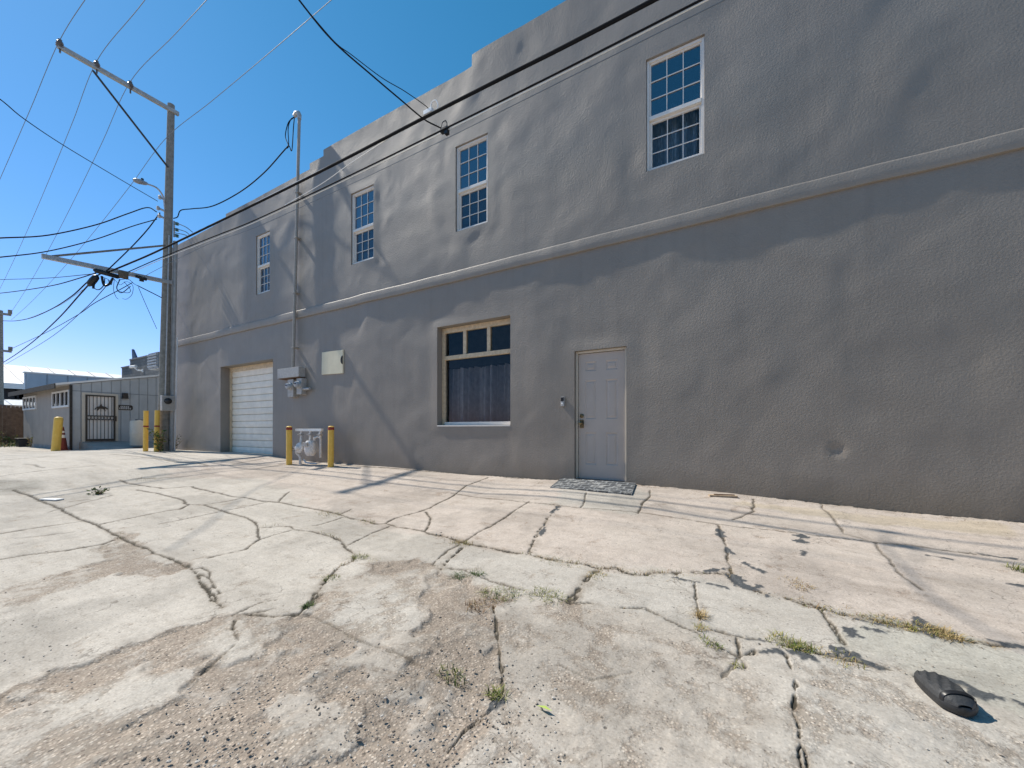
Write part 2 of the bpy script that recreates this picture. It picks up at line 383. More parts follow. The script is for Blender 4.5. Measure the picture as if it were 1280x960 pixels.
# ------------------------------------------------------------------ GROUND
def jag(pts, seed, amp=.022, step=.06):
    rng = np.random.RandomState(seed); out = []
    for a, b in zip(pts[:-1], pts[1:]):
        a = np.array(a[:2]); b = np.array(b[:2]); L = np.linalg.norm(b-a)
        n = max(2, int(L/step)); n = min(n, 40)
        d = (b-a)/max(L, 1e-6); nn = np.array([-d[1], d[0]])
        off = np.cumsum(rng.randn(n))*amp*.6; off -= np.linspace(0, off[-1], n)
        for i in range(n):
            out.append(a+(b-a)*i/n+nn*off[i]*min(1, L))
    out.append(np.array(pts[-1][:2])); return np.array(out)
CR = [  # (half width m, strength, jag, [pixels])
 (.013,1,.5,[(18,612.5),(36.7,619),(56.7,628),(73,635),(106.7,651),(121.7,656.7),(143,668),(166.7,677.5),(213,697.5),(231,705.8)]),
 (.017,1,1.3,[(231,705.8),(247,717),(250.6,729),(266,744),(277.6,760)]),
 (.010,.9,1.5,[(247,717),(262,722),(268,732),(255,738)]), (.010,.9,1.5,[(268,732),(276,742),(266,744)]), (.010,.9,1.5,[(240,712),(252,709),(262,714),(262,722)]),
 (.018,1,.4,[(-20,669),(0,666.7),(58,658),(106.7,651)]),
 (.011,.9,.5,[(-20,702),(0,699),(33,693),(83,687.5),(126.7,680),(143,674)]),
 (.011,1,.6,[(121.7,656.3),(166.7,647.5),(193,641.7),(213,638),(225,636.7),(236,631)]),
 (.03,1,.3,[(-20,576.5),(0,575),(58,571),(73,571)]), (.02,.7,.3,[(138,567.5),(213,576),(260,582)]),
 (.012,.6,1,[(30,580),(55,585)]),(.012,.5,1,[(0,595),(60,588),(120,582)]),
 (.012,.9,1,[(170,613),(200,617.5),(221.7,623),(236,631),(255,631),(270,636),(286.7,641),(310,646.7),(320,653),(323,663),(324,673),(311.7,682.5),(306.7,686.7),(283,691.7),(261.7,696.7)]),
 (.012,.9,1,[(322.5,659),(350,656.7),(363,657.5),(368,661.7),(390,664),(413,670),(425,675),(433,683),(443,693),(441.7,701.7),(425,708),(416.7,715),(405,728),(385.5,756),(374,765.5),(343,771),(308,767.5),(295,771),(291,786.7)]),
 (.02,1,1,[(416.7,715),(405,728),(385.5,756),(374,765.5)]),
 (.010,.8,1,[(324,674),(350,666),(366.7,661.7)]),
 (.010,.8,1.5,[(290,770),(310,760),(330,752),(345,750)]), (.009,.7,1.5,[(300,768),(330,764),(355,757)]),
 (.014,.9,1,[(150,600),(180,607),(205,611),(240,608),(255,613),(270,616.7),(293,621),(305,621.7),(328,626.7),(348,628),(371.7,632.5),(400,637.5),(421.7,641.7),(441.7,648),(471.7,654),(483,653),(496.7,658),(530,663),(538,666.7),(556.7,670),(580,678),(614,685),(663,694.7)]),
 (.020,1,1.2,[(538,666.7),(556.7,670),(580,678),(614,685),(663,694.7),(691,701),(730.6,705.6),(748,712),(770,710),(779,715.5),(800.6,718.8),(820,716.6),(863.8,715.5),(909.7,717.7),(929,734)]),
 (.022,.9,1.5,[(929,734),(960,743),(986,749),(1017,758),(1050,767),(1096,775),(1135.6,784),(1175,790.6),(1210,800.5)]),
 (.020,1,1,[(1175,790.6),(1210,800.5),(1247,807),(1280,809),(1340,815)]),
 (.010,.8,1,[(305,621.7),(288,626),(255,631)]), (.009,.7,.5,[(200,655),(278,639),(333,628)]),
 (.010,.8,1,[(348,628),(353,622),(362,615)]),
 (.011,.8,.6,[(423,643),(440,636)]), (.010,.8,.4,[(390,657),(400,655),(428,646)]),
 (.013,.9,.6,[(436,680),(466.7,665),(486.7,657.5)]),
 (.013,1,.9,[(481.7,653),(493,646.7),(523,639),(538,634),(548,628),(565,620),(583,606.7),(596.7,602.5),(610,597.5)]),
 (.013,.9,1.2,[(533,639),(538,646.7),(536.7,655),(531.7,663)]),
 (.012,.9,.8,[(580,676),(596.7,665),(613,656.7),(640,640.6)]), (.008,.7,.8,[(640,640.6),(662,627)]),
 (.010,.8,1,[(541.7,705),(560,688),(575,680)]), (.020,1,.7,[(551,712.5),(568,694),(578,684)]),
 (.020,.9,1.2,[(661.7,692.5),(673.8,664),(691,641),(698,633)]),
 (.015,.7,1.2,[(540,706),(560,711),(582,714),(614.7,727.5),(660.6,740.6),(682.5,743),(711,753.8)]),
 (.026,.9,1.2,[(711,753.8),(724,736),(735,723),(746,714)]),
 (.014,.7,1.3,[(711,754),(739,756),(774,760),(805,760),(822.5,767),(842,778),(874.7,791),(903,809.5),(925,819),(931.6,832.5)]),
 (.014,.8,1,[(879,784),(920.6,793),(971,802),(1006,813),(1025.6,815),(1060.6,821.6),(1100,832.5),(1130,838),(1152,846)]),
 (.014,.9,1.2,[(1022,758),(1038.8,780),(1049.7,795),(1062.8,815)]),
 (.012,.9,.8,[(869,727.5),(869,747),(877,780)]), (.012,.9,1.2,[(897.7,656),(903,670.6),(908.6,686),(914,716.6)]),
 (.011,.9,1.2,[(920.6,795),(925,819)]), (.011,.9,1,[(951,804),(940,814),(925,819)]),
 (.013,1,1,[(982,817),(988.5,832.5),(994,848),(995,860),(991,890),(998.7,907),(1005,960),(1010,1000)]),
 (.010,.9,.9,[(617.5,758.8),(623,803.8),(627,837.5),(628.8,860)]), (.008,.9,.9,[(628.8,860),(621,879),(583.8,905),(560,935)]),
 (.010,.45,.6,[(380,765),(400,774),(448.8,800),(550,837.5),(610,867.5)]),
 (.010,.8,.4,[(565,616),(662.5,629),(726,635),(794,640.6),(900,655),(1033,670),(1092,677),(1140,681),(1192.5,689),(1230,693),(1273,698.8),(1400,715)]),
 (.009,.6,1.4,[(1026,629),(1041.6,648),(1054.7,666),(1092,677),(1103,692),(1122.5,714),(1153,738)]),
 (.011,.9,1,[(812.5,612),(812.5,618),(801,633),(797.5,642.5)]), (.010,.8,1.4,[(942.5,623),(940.6,638),(916,649)]),
 (.035,1,.25,[(425,581),(500,586.6),(550,590.3),(584,593),(640,597.6),(700,599)]), (.045,1,.2,[(800,605.3),(840,608.2),(930,617),(1021,627.3),(1111,637.2),(1200,645),(1280,652.3),(1400,664)]), (.009,.8,.6,[(732,616),(726,635)]), (.008,.6,.8,[(475,598),(500,592)]), (.012,.8,.6,[(313,586.7),(353,580)]),
 (.012,.6,.6,[(290,581),(330,573)]), (.010,.6,1,[(170,598),(200,597),(240,594)]), (.010,.5,1,[(60,640),(140,620)]),
 (.01,.5,1,[(20,673),(92,665)]), (.01,.5,1,[(85,628),(110,625)]),
 (.009,.6,1.5,[(900,850),(925,819)]), (.009,.6,1.2,[(240,850),(300,800),(291,786)]), (.007,.4,1.2,[(700,830),(740,850),(790,840)]),
]
TAR = [(.045,[(914,720),(925,730),(938,736),(960,741)]), (.02,[(840,722),(870,728),(905,734)]), (.02,[(929,705),(940,711),(955,716)]), (.04,[(1003,668),(1001,676)]),
 (.02,[(1006,690),(1003,695)]), (.03,[(899,662),(903,669)]), (.022,[(909,686),(914,692)]), (.03,[(1055,768),(1080,776),(1110,782)]), (.04,[(1066,786),(1075,792)]), (.035,[(1085,786),(1100,788)]),
 (.02,[(925,797),(950,799)]), (.02,[(951,814),(965,812),(980,815)]), (.025,[(990,815),(1010,818)]), (.03,[(1046,814),(1066,819)]), (.015,[(1074,822),(1095,832)]), (.022,[(1268,731),(1290,735)]), (.015,[(1160,694),(1190,700)]),
 (.012,[(1225,691),(1250,696),(1270,698)]), (.03,[(1150,776),(1165,793)]), (.03,[(1225,866),(1255,874),(1300,886)]), (.018,[(1175,846),(1200,852),(1230,866)]), (.02,[(680,655),(676,670)]), (.025,[(690,641),(697,634)]), (.02,[(905,712),(880,714)]), (.02,[(620,874),(612,884)]), (.014,[(1235,800),(1260,807),(1280,810)])]
# polygons: (tone, grit, blur m, [pixels])
LIGHT = (.525,.49,.44); PINK = (.54,.478,.425); WORN = (.48,.44,.39); GRIT = (.47,.425,.375); GREY = (.505,.475,.43); GREENISH = (.46,.445,.395)
ZN = [
 (PINK, .35, .25, [(200,590),(330,600),(400,640),(470,655),(580,678),(663,694),(748,712),(860,716),(930,734),(1020,758),(1130,783),(1280,812),(1500,850),(1500,660),(1280,650),(1000,600),(700,590),(450,575),(330,568)]),
 (GREY, .3, .1, [(700,603),(795,609),(812,615),(800,642),(690,630)]),
 (GREY, .25, .04, [(560,711),(580,682),(663,696),(748,713),(711,753),(640,733)]),
 (GREY, .3, .04, [(735,756),(750,716),(800,720),(870,722),(1010,760),(1060,818),(1000,812),(880,786),(780,762)]),
 (GREENISH, .35, .05, [(1050,797),(1100,780),(1180,795),(1290,830),(1400,860),(1400,960),(1240,880),(1150,846),(1062,818)]),
 (WORN, .6, .12, [(625,752),(720,756),(820,770),(900,808),(935,835),(985,820),(995,860),(1010,1000),(540,1000),(600,890),(628,850)]),
 (GREY, .65, .12, [(985,818),(1060,822),(1150,848),(1240,890),(1400,970),(1400,1100),(1010,1100),(993,860)]),
 (GRIT, 1.0, .12, [(455,702),(520,698),(562,712),(612,735),(655,746),(620,762),(628,850),(600,900),(550,1000),(-200,1100),(-200,960),(0,886),(50,862),(110,833),(170,806),(230,783),(285,768),(330,775),(390,768),(415,728)]),
 (GRIT, 1.0, .10, [(-60,758),(0,738),(60,720),(110,704),(150,690),(200,690),(242,710),(200,722),(140,723),(90,736),(50,746),(0,757),(-60,775)]),
 (WORN, .9, .12, [(150,660),(180,680),(240,705),(200,700),(120,700)]),
 ((.37,.35,.31), .5, .3, [(-40,600),(10,600),(60,606),(30,613),(-40,616)]),
 ((.52,.45,.36), .2, .12, [(930,625),(1060,640),(1190,652),(1300,658),(1250,668),(1100,655),(1000,643),(900,625)]),
 (LIGHT, .55, .12, [(70,860),(140,842),(230,840),(240,870),(150,900),(40,920)]), (LIGHT, .6, .1, [(280,830),(330,800),(300,780),(270,800)]), (GREY,.7,.1,[(395,790),(470,730),(530,740),(520,790),(440,800)]),
]
def polydist(X, Y, poly):
    inside = np.zeros(X.shape, bool); dmin = np.full(X.shape, 1e9)
    n = len(poly)
    for i in range(n):
        x0, y0 = poly[i]; x1, y1 = poly[(i+1) % n]
        c = ((y0 > Y) != (y1 > Y)); 
        with np.errstate(divide='ignore', invalid='ignore'):
            xi = (x1-x0)*(Y-y0)/(y1-y0)+x0
        inside ^= (c & (X < xi))
        dx, dy = x1-x0, y1-y0; L = dx*dx+dy*dy+1e-12
        t = np.clip(((X-x0)*dx+(Y-y0)*dy)/L, 0, 1)
        dmin = np.minimum(dmin, np.hypot(X-x0-t*dx, Y-y0-t*dy))
    return np.where(inside, dmin, -dmin)
def make_ground():
    az0 = math.atan2(SI, CO)+math.pi/2          # view direction
    fa = np.linspace(-R(60), R(60), 1000)
    ba = np.linspace(R(60), R(300), 70)[1:-1]
    ang = np.concatenate([fa, ba])+az0
    rad = np.concatenate([[.25,.4,.6], np.exp(np.linspace(math.log(.8), math.log(45), 860)), [60, 90, 140, 220, 400, 700]])
    A, Rr = np.meshgrid(ang, rad); nr, na = A.shape
    X = (Rr*np.cos(A)).ravel(); Y = (Rr*np.sin(A)-D).ravel()
    Z = GZ(X, Y)
    wx = fbm(X*1.1, Y*1.1, 3, 4)*.16; wy = fbm(X*1.1, Y*1.1, 9, 4)*.16
    fx = fbm(X*7, Y*7, 21, 3)*.05
    fz = fbm(X*3.2, Y*3.2, 23, 5, .62)*.10
    tone = np.tile(np.array(LIGHT), (len(X), 1)); grit = np.full(len(X), .3)
    near = np.hypot(X, Y+D) < 40
    for tn, g, bl, poly in ZN:
        pp = []
        for q in poly:
            w = GP(q[0], max(q[1], 553)); pp.append((w.x, w.y))
        idx = np.where(near)[0]
        d = polydist(X[idx]+wx[idx]+fx[idx], Y[idx]+wy[idx]+fx[idx], pp)
        m = sstep(-bl*.45, bl*.45, d+fz[idx]*min(1.5, bl/.08))
        tone[idx] = tone[idx]*(1-m[:, None])+np.array(tn)*m[:, None]
        grit[idx] = grit[idx]*(1-m)+g*m
    # worn patches inside the gritty parts, light paste left over inside them
    pw = sstep(.02, .25, fbm(X*1.3, Y*1.3, 31, 5, .6))*grit
    tone = tone*(1-.5*pw[:, None])+np.array((.495,.463,.415))*.5*pw[:, None]; grit = grit*(1-.3*pw)
    st = sstep(.12, .4, fbm(X*.9+5, Y*.9, 41, 5, .6)); tone *= (1-.16*st)[:, None]
    st2 = sstep(.10, .42, fbm(X*.45+5, Y*2.2, 47, 4, .6)); tone *= (1-.10*st2)[:, None]
    wn = .55+1.0*(fbm(X*5, Y*5, 51, 3)+.35); wn2 = fbm(X*22, Y*22, 61, 2)
    ed = fbm(X*16, Y*16, 63, 3, .6)*.020; ed2 = fbm(X*9, Y*9, 67, 3)
    crack = np.zeros(len(X)); dirt = np.zeros(len(X)); tar = np.zeros(len(X))
    def segd(pl, rmax):
        d = np.full(len(X), 9.0)
        x0, y0 = pl.min(0)-rmax; x1, y1 = pl.max(0)+rmax
        idx = np.where((X > x0) & (X < x1) & (Y > y0) & (Y < y1))[0]
        if not len(idx): return idx, d[idx]
        xs = X[idx]; ys = Y[idx]; dd = np.full(len(idx), 9.0)
        for i in range(0, len(pl)-1):
            a = pl[i]; b = pl[i+1]; e = b-a; L = e@e+1e-12
            lo = np.minimum(a, b)-rmax; hi = np.maximum(a, b)+rmax
            k = np.where((xs > lo[0]) & (xs < hi[0]) & (ys > lo[1]) & (ys < hi[1]))[0]
            if not len(k): continue
            t = np.clip(((xs[k]-a[0])*e[0]+(ys[k]-a[1])*e[1])/L, 0, 1)
            dd[k] = np.minimum(dd[k], np.hypot(xs[k]-a[0]-t*e[0], ys[k]-a[1]-t*e[1]))
        return idx, dd
    for ci, (w, s, j, pts) in enumerate(CR):
        gp = [GP(*q) for q in pts]
        pl = jag([(p.x, p.y) for p in gp], 100+ci, .02*j)
        idx, d = segd(pl, .3)
        if not len(idx): continue
        rr = np.hypot(X[idx], Y[idx]+D)
        ww = w*.33*np.clip(wn[idx], .1, 2)*np.clip(rr/4+.35, .6, 1.5); d = np.abs(d+ed[idx]*np.clip(w/.013, .6, 1.6)*np.clip(3.5/rr, .1, 1))
        # width never finer than the local grid so that far joints stay continuous
        wmin = .0017*rr
        soft = np.maximum(.004, .0014*rr)
        ww = np.maximum(ww, wmin*.8); c = s*np.clip(1-(d-ww)/soft, 0, 1)
        crack[idx] = np.maximum(crack[idx], c)
        dirt[idx] = np.maximum(dirt[idx], s*np.exp(-(d/(w*1.8))**2)*.42)
    for ci, (w, pts) in enumerate(TAR):
        gp = [GP(*q) for q in pts]
        pl = jag([(p.x, p.y) for p in gp], 300+ci, .03)
        idx, d = segd(pl, .3)
        if not len(idx): continue
        dd = d+fbm(X[idx]*13, Y[idx]*13, 71, 3)*w*2.2+fbm(X[idx]*45, Y[idx]*45, 77, 2)*w*.9
        tar[idx] = np.maximum(tar[idx], np.clip(1-(dd-w*.75)/.01, 0, 1))
    dirt = np.clip(dirt*(1+1.2*wn2+2.2*ed2), 0, 1)
    tone = tone*(1-np.clip(dirt, 0, .8)[:, None])+np.array((.25,.21,.165))*np.clip(dirt, 0, .8)[:, None]
    # relief
    Z = Z+fbm(X*.8, Y*.8, 81, 3)*.018*(X > -14)
    Z = Z+grit*fbm(X*6, Y*6, 83, 4, .6)*.012-.010*np.clip(crack, 0, 1)-.002*np.clip(dirt, 0, 1)+.003*tar
    Z = Z-sstep(.75, 1.0, grit)*.012
    verts = np.column_stack([X, Y, Z])
    c0 = len(verts); verts = np.vstack([verts, [[0, -D, gz(0, -D)]]])
    i = np.arange(nr-1)[:, None]*na; k = np.arange(na)[None, :]; k2 = (k+1) % na
    quads = np.stack([i+k, i+k2, i+na+k2, i+na+k], -1).reshape(-1, 4)[:, ::-1]
    tris = np.column_stack([np.full(na, c0), np.arange(na), (np.arange(na)+1) % na])
    me = bpy.data.meshes.new('ground')
    me.vertices.add(len(verts)); me.vertices.foreach_set('co', verts.ravel())
    nl = quads.size+tris.size
    me.loops.add(nl); me.loops.foreach_set('vertex_index', np.concatenate([quads.ravel(), tris.ravel()]).astype(np.int32))
    npoly = len(quads)+len(tris); me.polygons.add(npoly)
    ls = np.concatenate([np.arange(len(quads))*4, len(quads)*4+np.arange(len(tris))*3]).astype(np.int32)
    me.polygons.foreach_set('loop_start', ls)
    me.update(calc_edges=True); me.validate()
    tone = np.vstack([tone, [LIGHT]])
    a = me.attributes.new('tone', 'FLOAT_COLOR', 'POINT'); a.data.foreach_set('color', np.column_stack([tone, np.ones(len(tone))]).ravel())
    for nm, arr in (('grit', grit), ('crack', crack), ('tar', tar)):
        a = me.attributes.new(nm, 'FLOAT', 'POINT'); a.data.foreach_set('value', np.append(arr, 0.0))
    me.polygons.foreach_set('use_smooth', np.ones(npoly, bool))
    me.materials.append(M['ground'])
    o = bpy.data.objects.new('ground', me); col.objects.link(o)
    bm = me.polygons[10].normal
    if bm.z < 0: me.flip_normals()
    return tag(o, kind='structure')
make_ground()
exec_rest = True

# ------------------------------------------------------------------ GRAY STUCCO BUILDING
UL, UR = -17.5, 9.0
bld = empty('stucco_building', (UL, 0, 0), 'long two storey gray stucco building with a stepped parapet, windows, door and garage', 'building')
BO = (UL, 0, 0)
def zr(z): return z+CZ
OPEN = {
 'garage': (-13.9, -11.03, -9, zr(1.945)),
 'shop': (-5.206, -3.508, zr(.06), zr(2.055)),
 'door': (-2.297, -1.455, -9, zr(1.285)),
 'w1': (-11.876, -11.187, zr(3.84), zr(5.51)), 'w2': (-7.804, -7.045, zr(3.845), zr(5.505)),
 'w3': (-4.741, -3.995, zr(3.85), zr(5.51)), 'w4': (-1.165, -.375, zr(3.86), zr(5.535)),
}
STEPS = [(-99, 6.43), (-13.56, 6.60), (-9.38, 6.75), (-8.83, 6.90), (-4.35, 7.12), (1.2, 7.3)]
def parapet(u):
    h = STEPS[0][1]
    for a, z in STEPS:
        if u >= a: h = z
    return zr(h)
def wdisp(u, z):
    u = np.asarray(u, float); z = np.asarray(z, float)
    a = fbm(u*.32, z*.32, 201, 2)*.024+fbm(u*1.0+fbm(u, z, 207, 2)*.8, z*1.1, 203, 3, .45)*.024+fbm(u*2.9, z*2.3, 205, 2)*.0035
    # the plaster is thicker and lumpier low on the wall and round the openings
    d = np.hypot(u-1.075, (z-zr(-.25))*1.0)
    a = a+.020*sstep(.088, .05, d)-.002*np.exp(-((d-.11)/.03)**2)
    for k, (u0, u1, z0, z1) in OPEN.items():
        du = np.maximum(np.maximum(u0-u, u-u1), 0); dz = np.maximum(np.maximum(z0-z, z-z1), 0)
        e = np.hypot(du, dz)
        a = a*(1-.75*np.exp(-(e/.12)**2))+.006*np.exp(-((e-.22)/.18)**2)*(1+fbm(u*2, z*2, 211, 2))
    return a
def gridlines(lo, hi, step, fixed):
    fixed = sorted(set(f for f in fixed if lo <= f <= hi)|{lo, hi})
    out = []
    for a, b in zip(fixed[:-1], fixed[1:]):
        n = max(1, int(round((b-a)/step)))
        out += list(a+(b-a)*np.arange(n)/n)
    return np.array(out+[hi])
def make_wall():
    fu = [o for k in OPEN.values() for o in k[:2]]+[s[0] for s in STEPS]
    fz = [o for k in OPEN.values() for o in k[2:]]+[zr(s[1]) for s in STEPS]
    us = gridlines(UL, UR, .055, fu); zs = gridlines(-.7, zr(7.3), .055, fz)
    U, Zz = np.meshgrid(us, zs); Y = wdisp(U, Zz)
    nu = len(us); V = np.column_stack([U.ravel()-UL, Y.ravel(), Zz.ravel()])
    fs = []
    uc = .5*(us[:-1]+us[1:]); zc = .5*(zs[:-1]+zs[1:])
    ok = np.ones((len(zc), len(uc)), bool)
    for (u0, u1, z0, z1) in OPEN.values():
        ok &= ~((uc > u0) & (uc < u1))[None, :] | ~((zc > z0) & (zc < z1))[:, None]
    ok &= zc[:, None] < np.array([parapet(u) for u in uc])[None, :]
    jj, ii = np.where(ok)
    q = np.column_stack([jj*nu+ii, jj*nu+ii+1, (jj+1)*nu+ii+1, (jj+1)*nu+ii])
    me = bpy.data.meshes.new('wall'); me.from_pydata(V.tolist(), [], q.tolist())
    bm = bmesh.new(); bm.from_mesh(me)
    loose = [v for v in bm.verts if not v.link_faces]; bmesh.ops.delete(bm, geom=loose, context='VERTS')
    for f in bm.faces: f.smooth = True
    be = [e for e in bm.edges if e.is_boundary]
    r = bmesh.ops.extrude_edge_only(bm, edges=be)
    nv = [g for g in r['geom'] if isinstance(g, bmesh.types.BMVert)]
    for v in nv: v.co.y = .38
    for f in r['geom']:
        if isinstance(f, bmesh.types.BMFace): f.smooth = False
    for e in be: e.smooth = False
    bmesh.ops.recalc_face_normals(bm, faces=bm.faces)
    bm.to_mesh(me); bm.free()
    me.materials.append(M['stucco'])
    # make sure that the front looks out of the wall
    o = bpy.data.objects.new('wall', me); col.objects.link(o); o.parent = bld
    fr = [p for p in me.polygons[:50]]
    if sum(p.normal.y for p in fr) > 0: me.flip_normals()
    return o
make_wall()
def make_trim():
    us = np.arange(UL-.035, UR+.01, .055)
    prof = [(.03, 3.088), (-.024, 3.084), (-.037, 3.070), (-.039, 3.06), (-.040, 2.98), (-.039, 2.895), (-.034, 2.884), (.03, 2.878)]
    V = []; 
    for y, z in prof:
        dz = fbm(us*1.5, us*0+2, 221, 3)*.008; dy = fbm(us*2.2, us*0+z*.3, 223, 3)*.006
        yy = y+dy*(y < 0)+wdisp(us, us*0+zr(2.98))*.95; yy = np.where(y > 0, .06, yy)
        V.append(np.column_stack([us-UL, yy, us*0+zr(z)+dz]))
    n = len(us); V = np.vstack(V).tolist(); fs = []
    for r_ in range(len(prof)-1):
        for i in range(n-1): fs.append((r_*n+i, r_*n+i+1, (r_+1)*n+i+1, (r_+1)*n+i))
    fs.append(tuple(r_*n for r_ in range(len(prof))))
    m = MB().quadmesh(V, fs); o = m.build('ledge_band', M['stucco_trim'], bld, smooth=True)
    return o
make_trim()
m = MB()
m.box((UL, .38, -.7), (UL+.3, 13, zr(6.35))); m.box((UR-.3, .38, -.7), (UR, 13, zr(6.35))); m.box((UL, 12.7, -.7), (UR, 13, zr(6.35)))
m.build('outer_wall', M['stucco'], bld, BO)
MB().box((UL+.02, .375, zr(6.05)), (UR-.02, 12.9, zr(6.15))).build('roof', M['roomwall'], bld, BO)
m = MB(); m.box((UL+.31, 1.5, -.7), (UR-.31, 1.6, zr(6.04))); m.box((UL+.31, .385, zr(2.95)), (UR-.31, 1.49, zr(3.05)))
m.build('inner_wall', M['roomwall'], bld, BO)

def curtain(u0, u1, z0, z1, y, mat, parent, seed, org, waves=9, amp=.03, gap=None):
    n = 220; us = np.linspace(u0, u1, n); zs = np.linspace(z0, z1, 10); V = []
    ph = np.cumsum(.6+.9*(np.random.RandomState(seed).rand(n)))*waves*2*math.pi/n/1.05
    for k, z in enumerate(zs):
        t = (z-z0)/(z1-z0)
        yy = y+amp*(1-.25*t)*(np.sin(ph)+.4*np.sin(ph*2.3+seed))+fbm(us*4, us*0+z*.6, seed, 2)*.03
        zt = z+(.02*np.sin(ph*.5) if k == len(zs)-1 else 0)
        V.append(np.column_stack([us, yy, us*0+zt]))
    V = np.vstack(V).tolist(); fs = []
    for r_ in range(len(zs)-1):
        for i in range(n-1): fs.append((r_*n+i, r_*n+i+1, (r_+1)*n+i+1, (r_+1)*n+i))
    return MB().quadmesh(V, fs).build('curtain', mat, parent, org, smooth=True)

def rectframe(m, u0, u1, z0, z1, w, y0, y1, mi=0, wt=None, wb=None):
    wt = w if wt is None else wt; wb = w if wb is None else wb
    m.box((u0, y0, z0), (u0+w, y1, z1), mi); m.box((u1-w, y0, z0), (u1, y1, z1), mi)
    m.box((u0+w, y0, z1-wt), (u1-w, y1, z1), mi); m.box((u0+w, y0, z0), (u1-w, y1, z0+wb), mi)
def upper_window(key, lab, curt=False):
    u0, u1, z0, z1 = OPEN[key]; g = .004; u0 += g; u1 -= g; z0 += g; z1 -= g
    zm = z0+(z1-z0)*.475
    m = MB(); y = .035
    rectframe(m, u0, u1, z0, z1, .038, y, y+.09)                       # outer frame
    m.box((u0+.039, y-.006, zm-.028), (u1-.039, y+.06, zm+.028))       # meeting rail
    rectframe(m, u0+.039, u1-.039, zm+.029, z1-.039, .018, y+.022, y+.05, wb=.012)
    rectframe(m, u0+.039, u1-.039, z0+.039, zm-.029, .032, y+.040, y+.078)
    w = m.build('window', M['vinyl'], bld, BO, bevel=.004); w['label'] = lab
    for (a, b, yy, ins) in ((zm+.041, z1-.057, y+.036, .057), (z0+.071, zm-.061, y+.059, .071)):
        gm = MB(); ua, ub = u0+ins, u1-ins
        for k in (1, 2):
            uu = ua+(ub-ua)*k/3; gm.box((uu-.006, yy-.006, a), (uu+.006, yy+.006, b))
            zz = a+(b-a)*k/3; gm.box((ua, yy-.0045, zz-.006), (ub, yy+.0045, zz+.006))
        gm.build('muntin_grid', M['vinyl'], w, BO)
        pm = MB(); pm.quadmesh([(ua, yy+.009, a), (ub, yy+.009, a), (ub, yy+.009, b), (ua, yy+.009, b)], [(0,1,2,3)])
        pm.build('pane', M['glass'] if a > zm else M['glasslow' if curt else 'glassscreen'], w, BO, fix=False)
    if curt: curtain(u0-.1, u1+.1, z0-.05, zm+.25, .32, M['fabricblue'], w, 5, BO, 6, .09)
    else: curtain(u0-.1, u1+.1, z0-.05, z1+.1, .34, M['screen'], w, 8, BO, 6, .02)
upper_window('w1', 'upper window nearest the power pole')
upper_window('w2', 'upper window right of the conduit mast')
upper_window('w3', 'upper window above the ground floor shop window')
upper_window('w4', 'largest upper window with curtains behind its lower sash', True)

# ground floor window
u0, u1, z0, z1 = OPEN['shop']; y = .15
m = MB(); a0, a1, b0, b1 = u0+.004, u1-.004, z0+.03, z1-.004
rectframe(m, a0, a1, b0, b1, .072, y, y+.09, 0, wt=.10, wb=.05)
zt = zr(1.45)
m.box((a0+.073, y-.012, zt-.045), (a1-.073, y+.085, zt+.036))
for k in (1, 2):
    uu = a0+(a1-a0)*k/3; m.box((uu-.036, y+.003, zt+.037), (uu+.036, y+.08, b1-.101))
for k in range(3):
    ua = a0+.073+(a1-a0-.17)*k/3+(.02 if k else 0); ub = a0+.073+(a1-a0-.17)*(k+1)/3-(.02 if k < 2 else 0)
w = m.build('window', M['tan'], bld, BO, bevel=.005); w['label'] = 'wide ground floor window in tan frame with dark curtain'
MB().box((a0+.073, y-.010, b0+.002), (a1-.073, y+.1, b0+.062)).build('bottom_rail', M['vinyl'], w, BO, bevel=.004)
MB().box((a0, -.004, z0+.001), (a1, y-.001, z0+.026)).build('sill', M['vinyl'], w, BO, bevel=.003)
MB().box((a0-.0, y+.005, b1-.0), (a1, y+.08, z1-.0005)).build('head_strip', M['rust'], w, BO)
for k in range(3):
    ua = a0+.073 if k == 0 else a0+(a1-a0)*k/3+.037; ub = a1-.073 if k == 2 else a0+(a1-a0)*(k+1)/3-.037
    MB().quadmesh([(ua, y+.04, zt+.037), (ub, y+.04, zt+.037), (ub, y+.043, b1-.101), (ua, y+.043, b1-.101)], [(0,1,2,3)]).build('pane', M['glasslow'], w, BO, fix=False)
MB().quadmesh([(a0+.073, y+.045, b0+.063), (a1-.073, y+.045, b0+.063), (a1-.073, y+.045, zt-.046), (a0+.073, y+.045, zt-.046)], [(0,1,2,3)]).build('pane', M['glasslow'], w, BO, fix=False)
curtain(u0-.2, u1+.05, z0-.1, zr(1.27), .52, M['fabric'], w, 12, BO, 11, .12)
MB().tube([(u0-.05, .52, zr(1.285)), (u1+.06, .52, zr(1.30))], .012).build('curtain_rod', M['black'], w, BO)

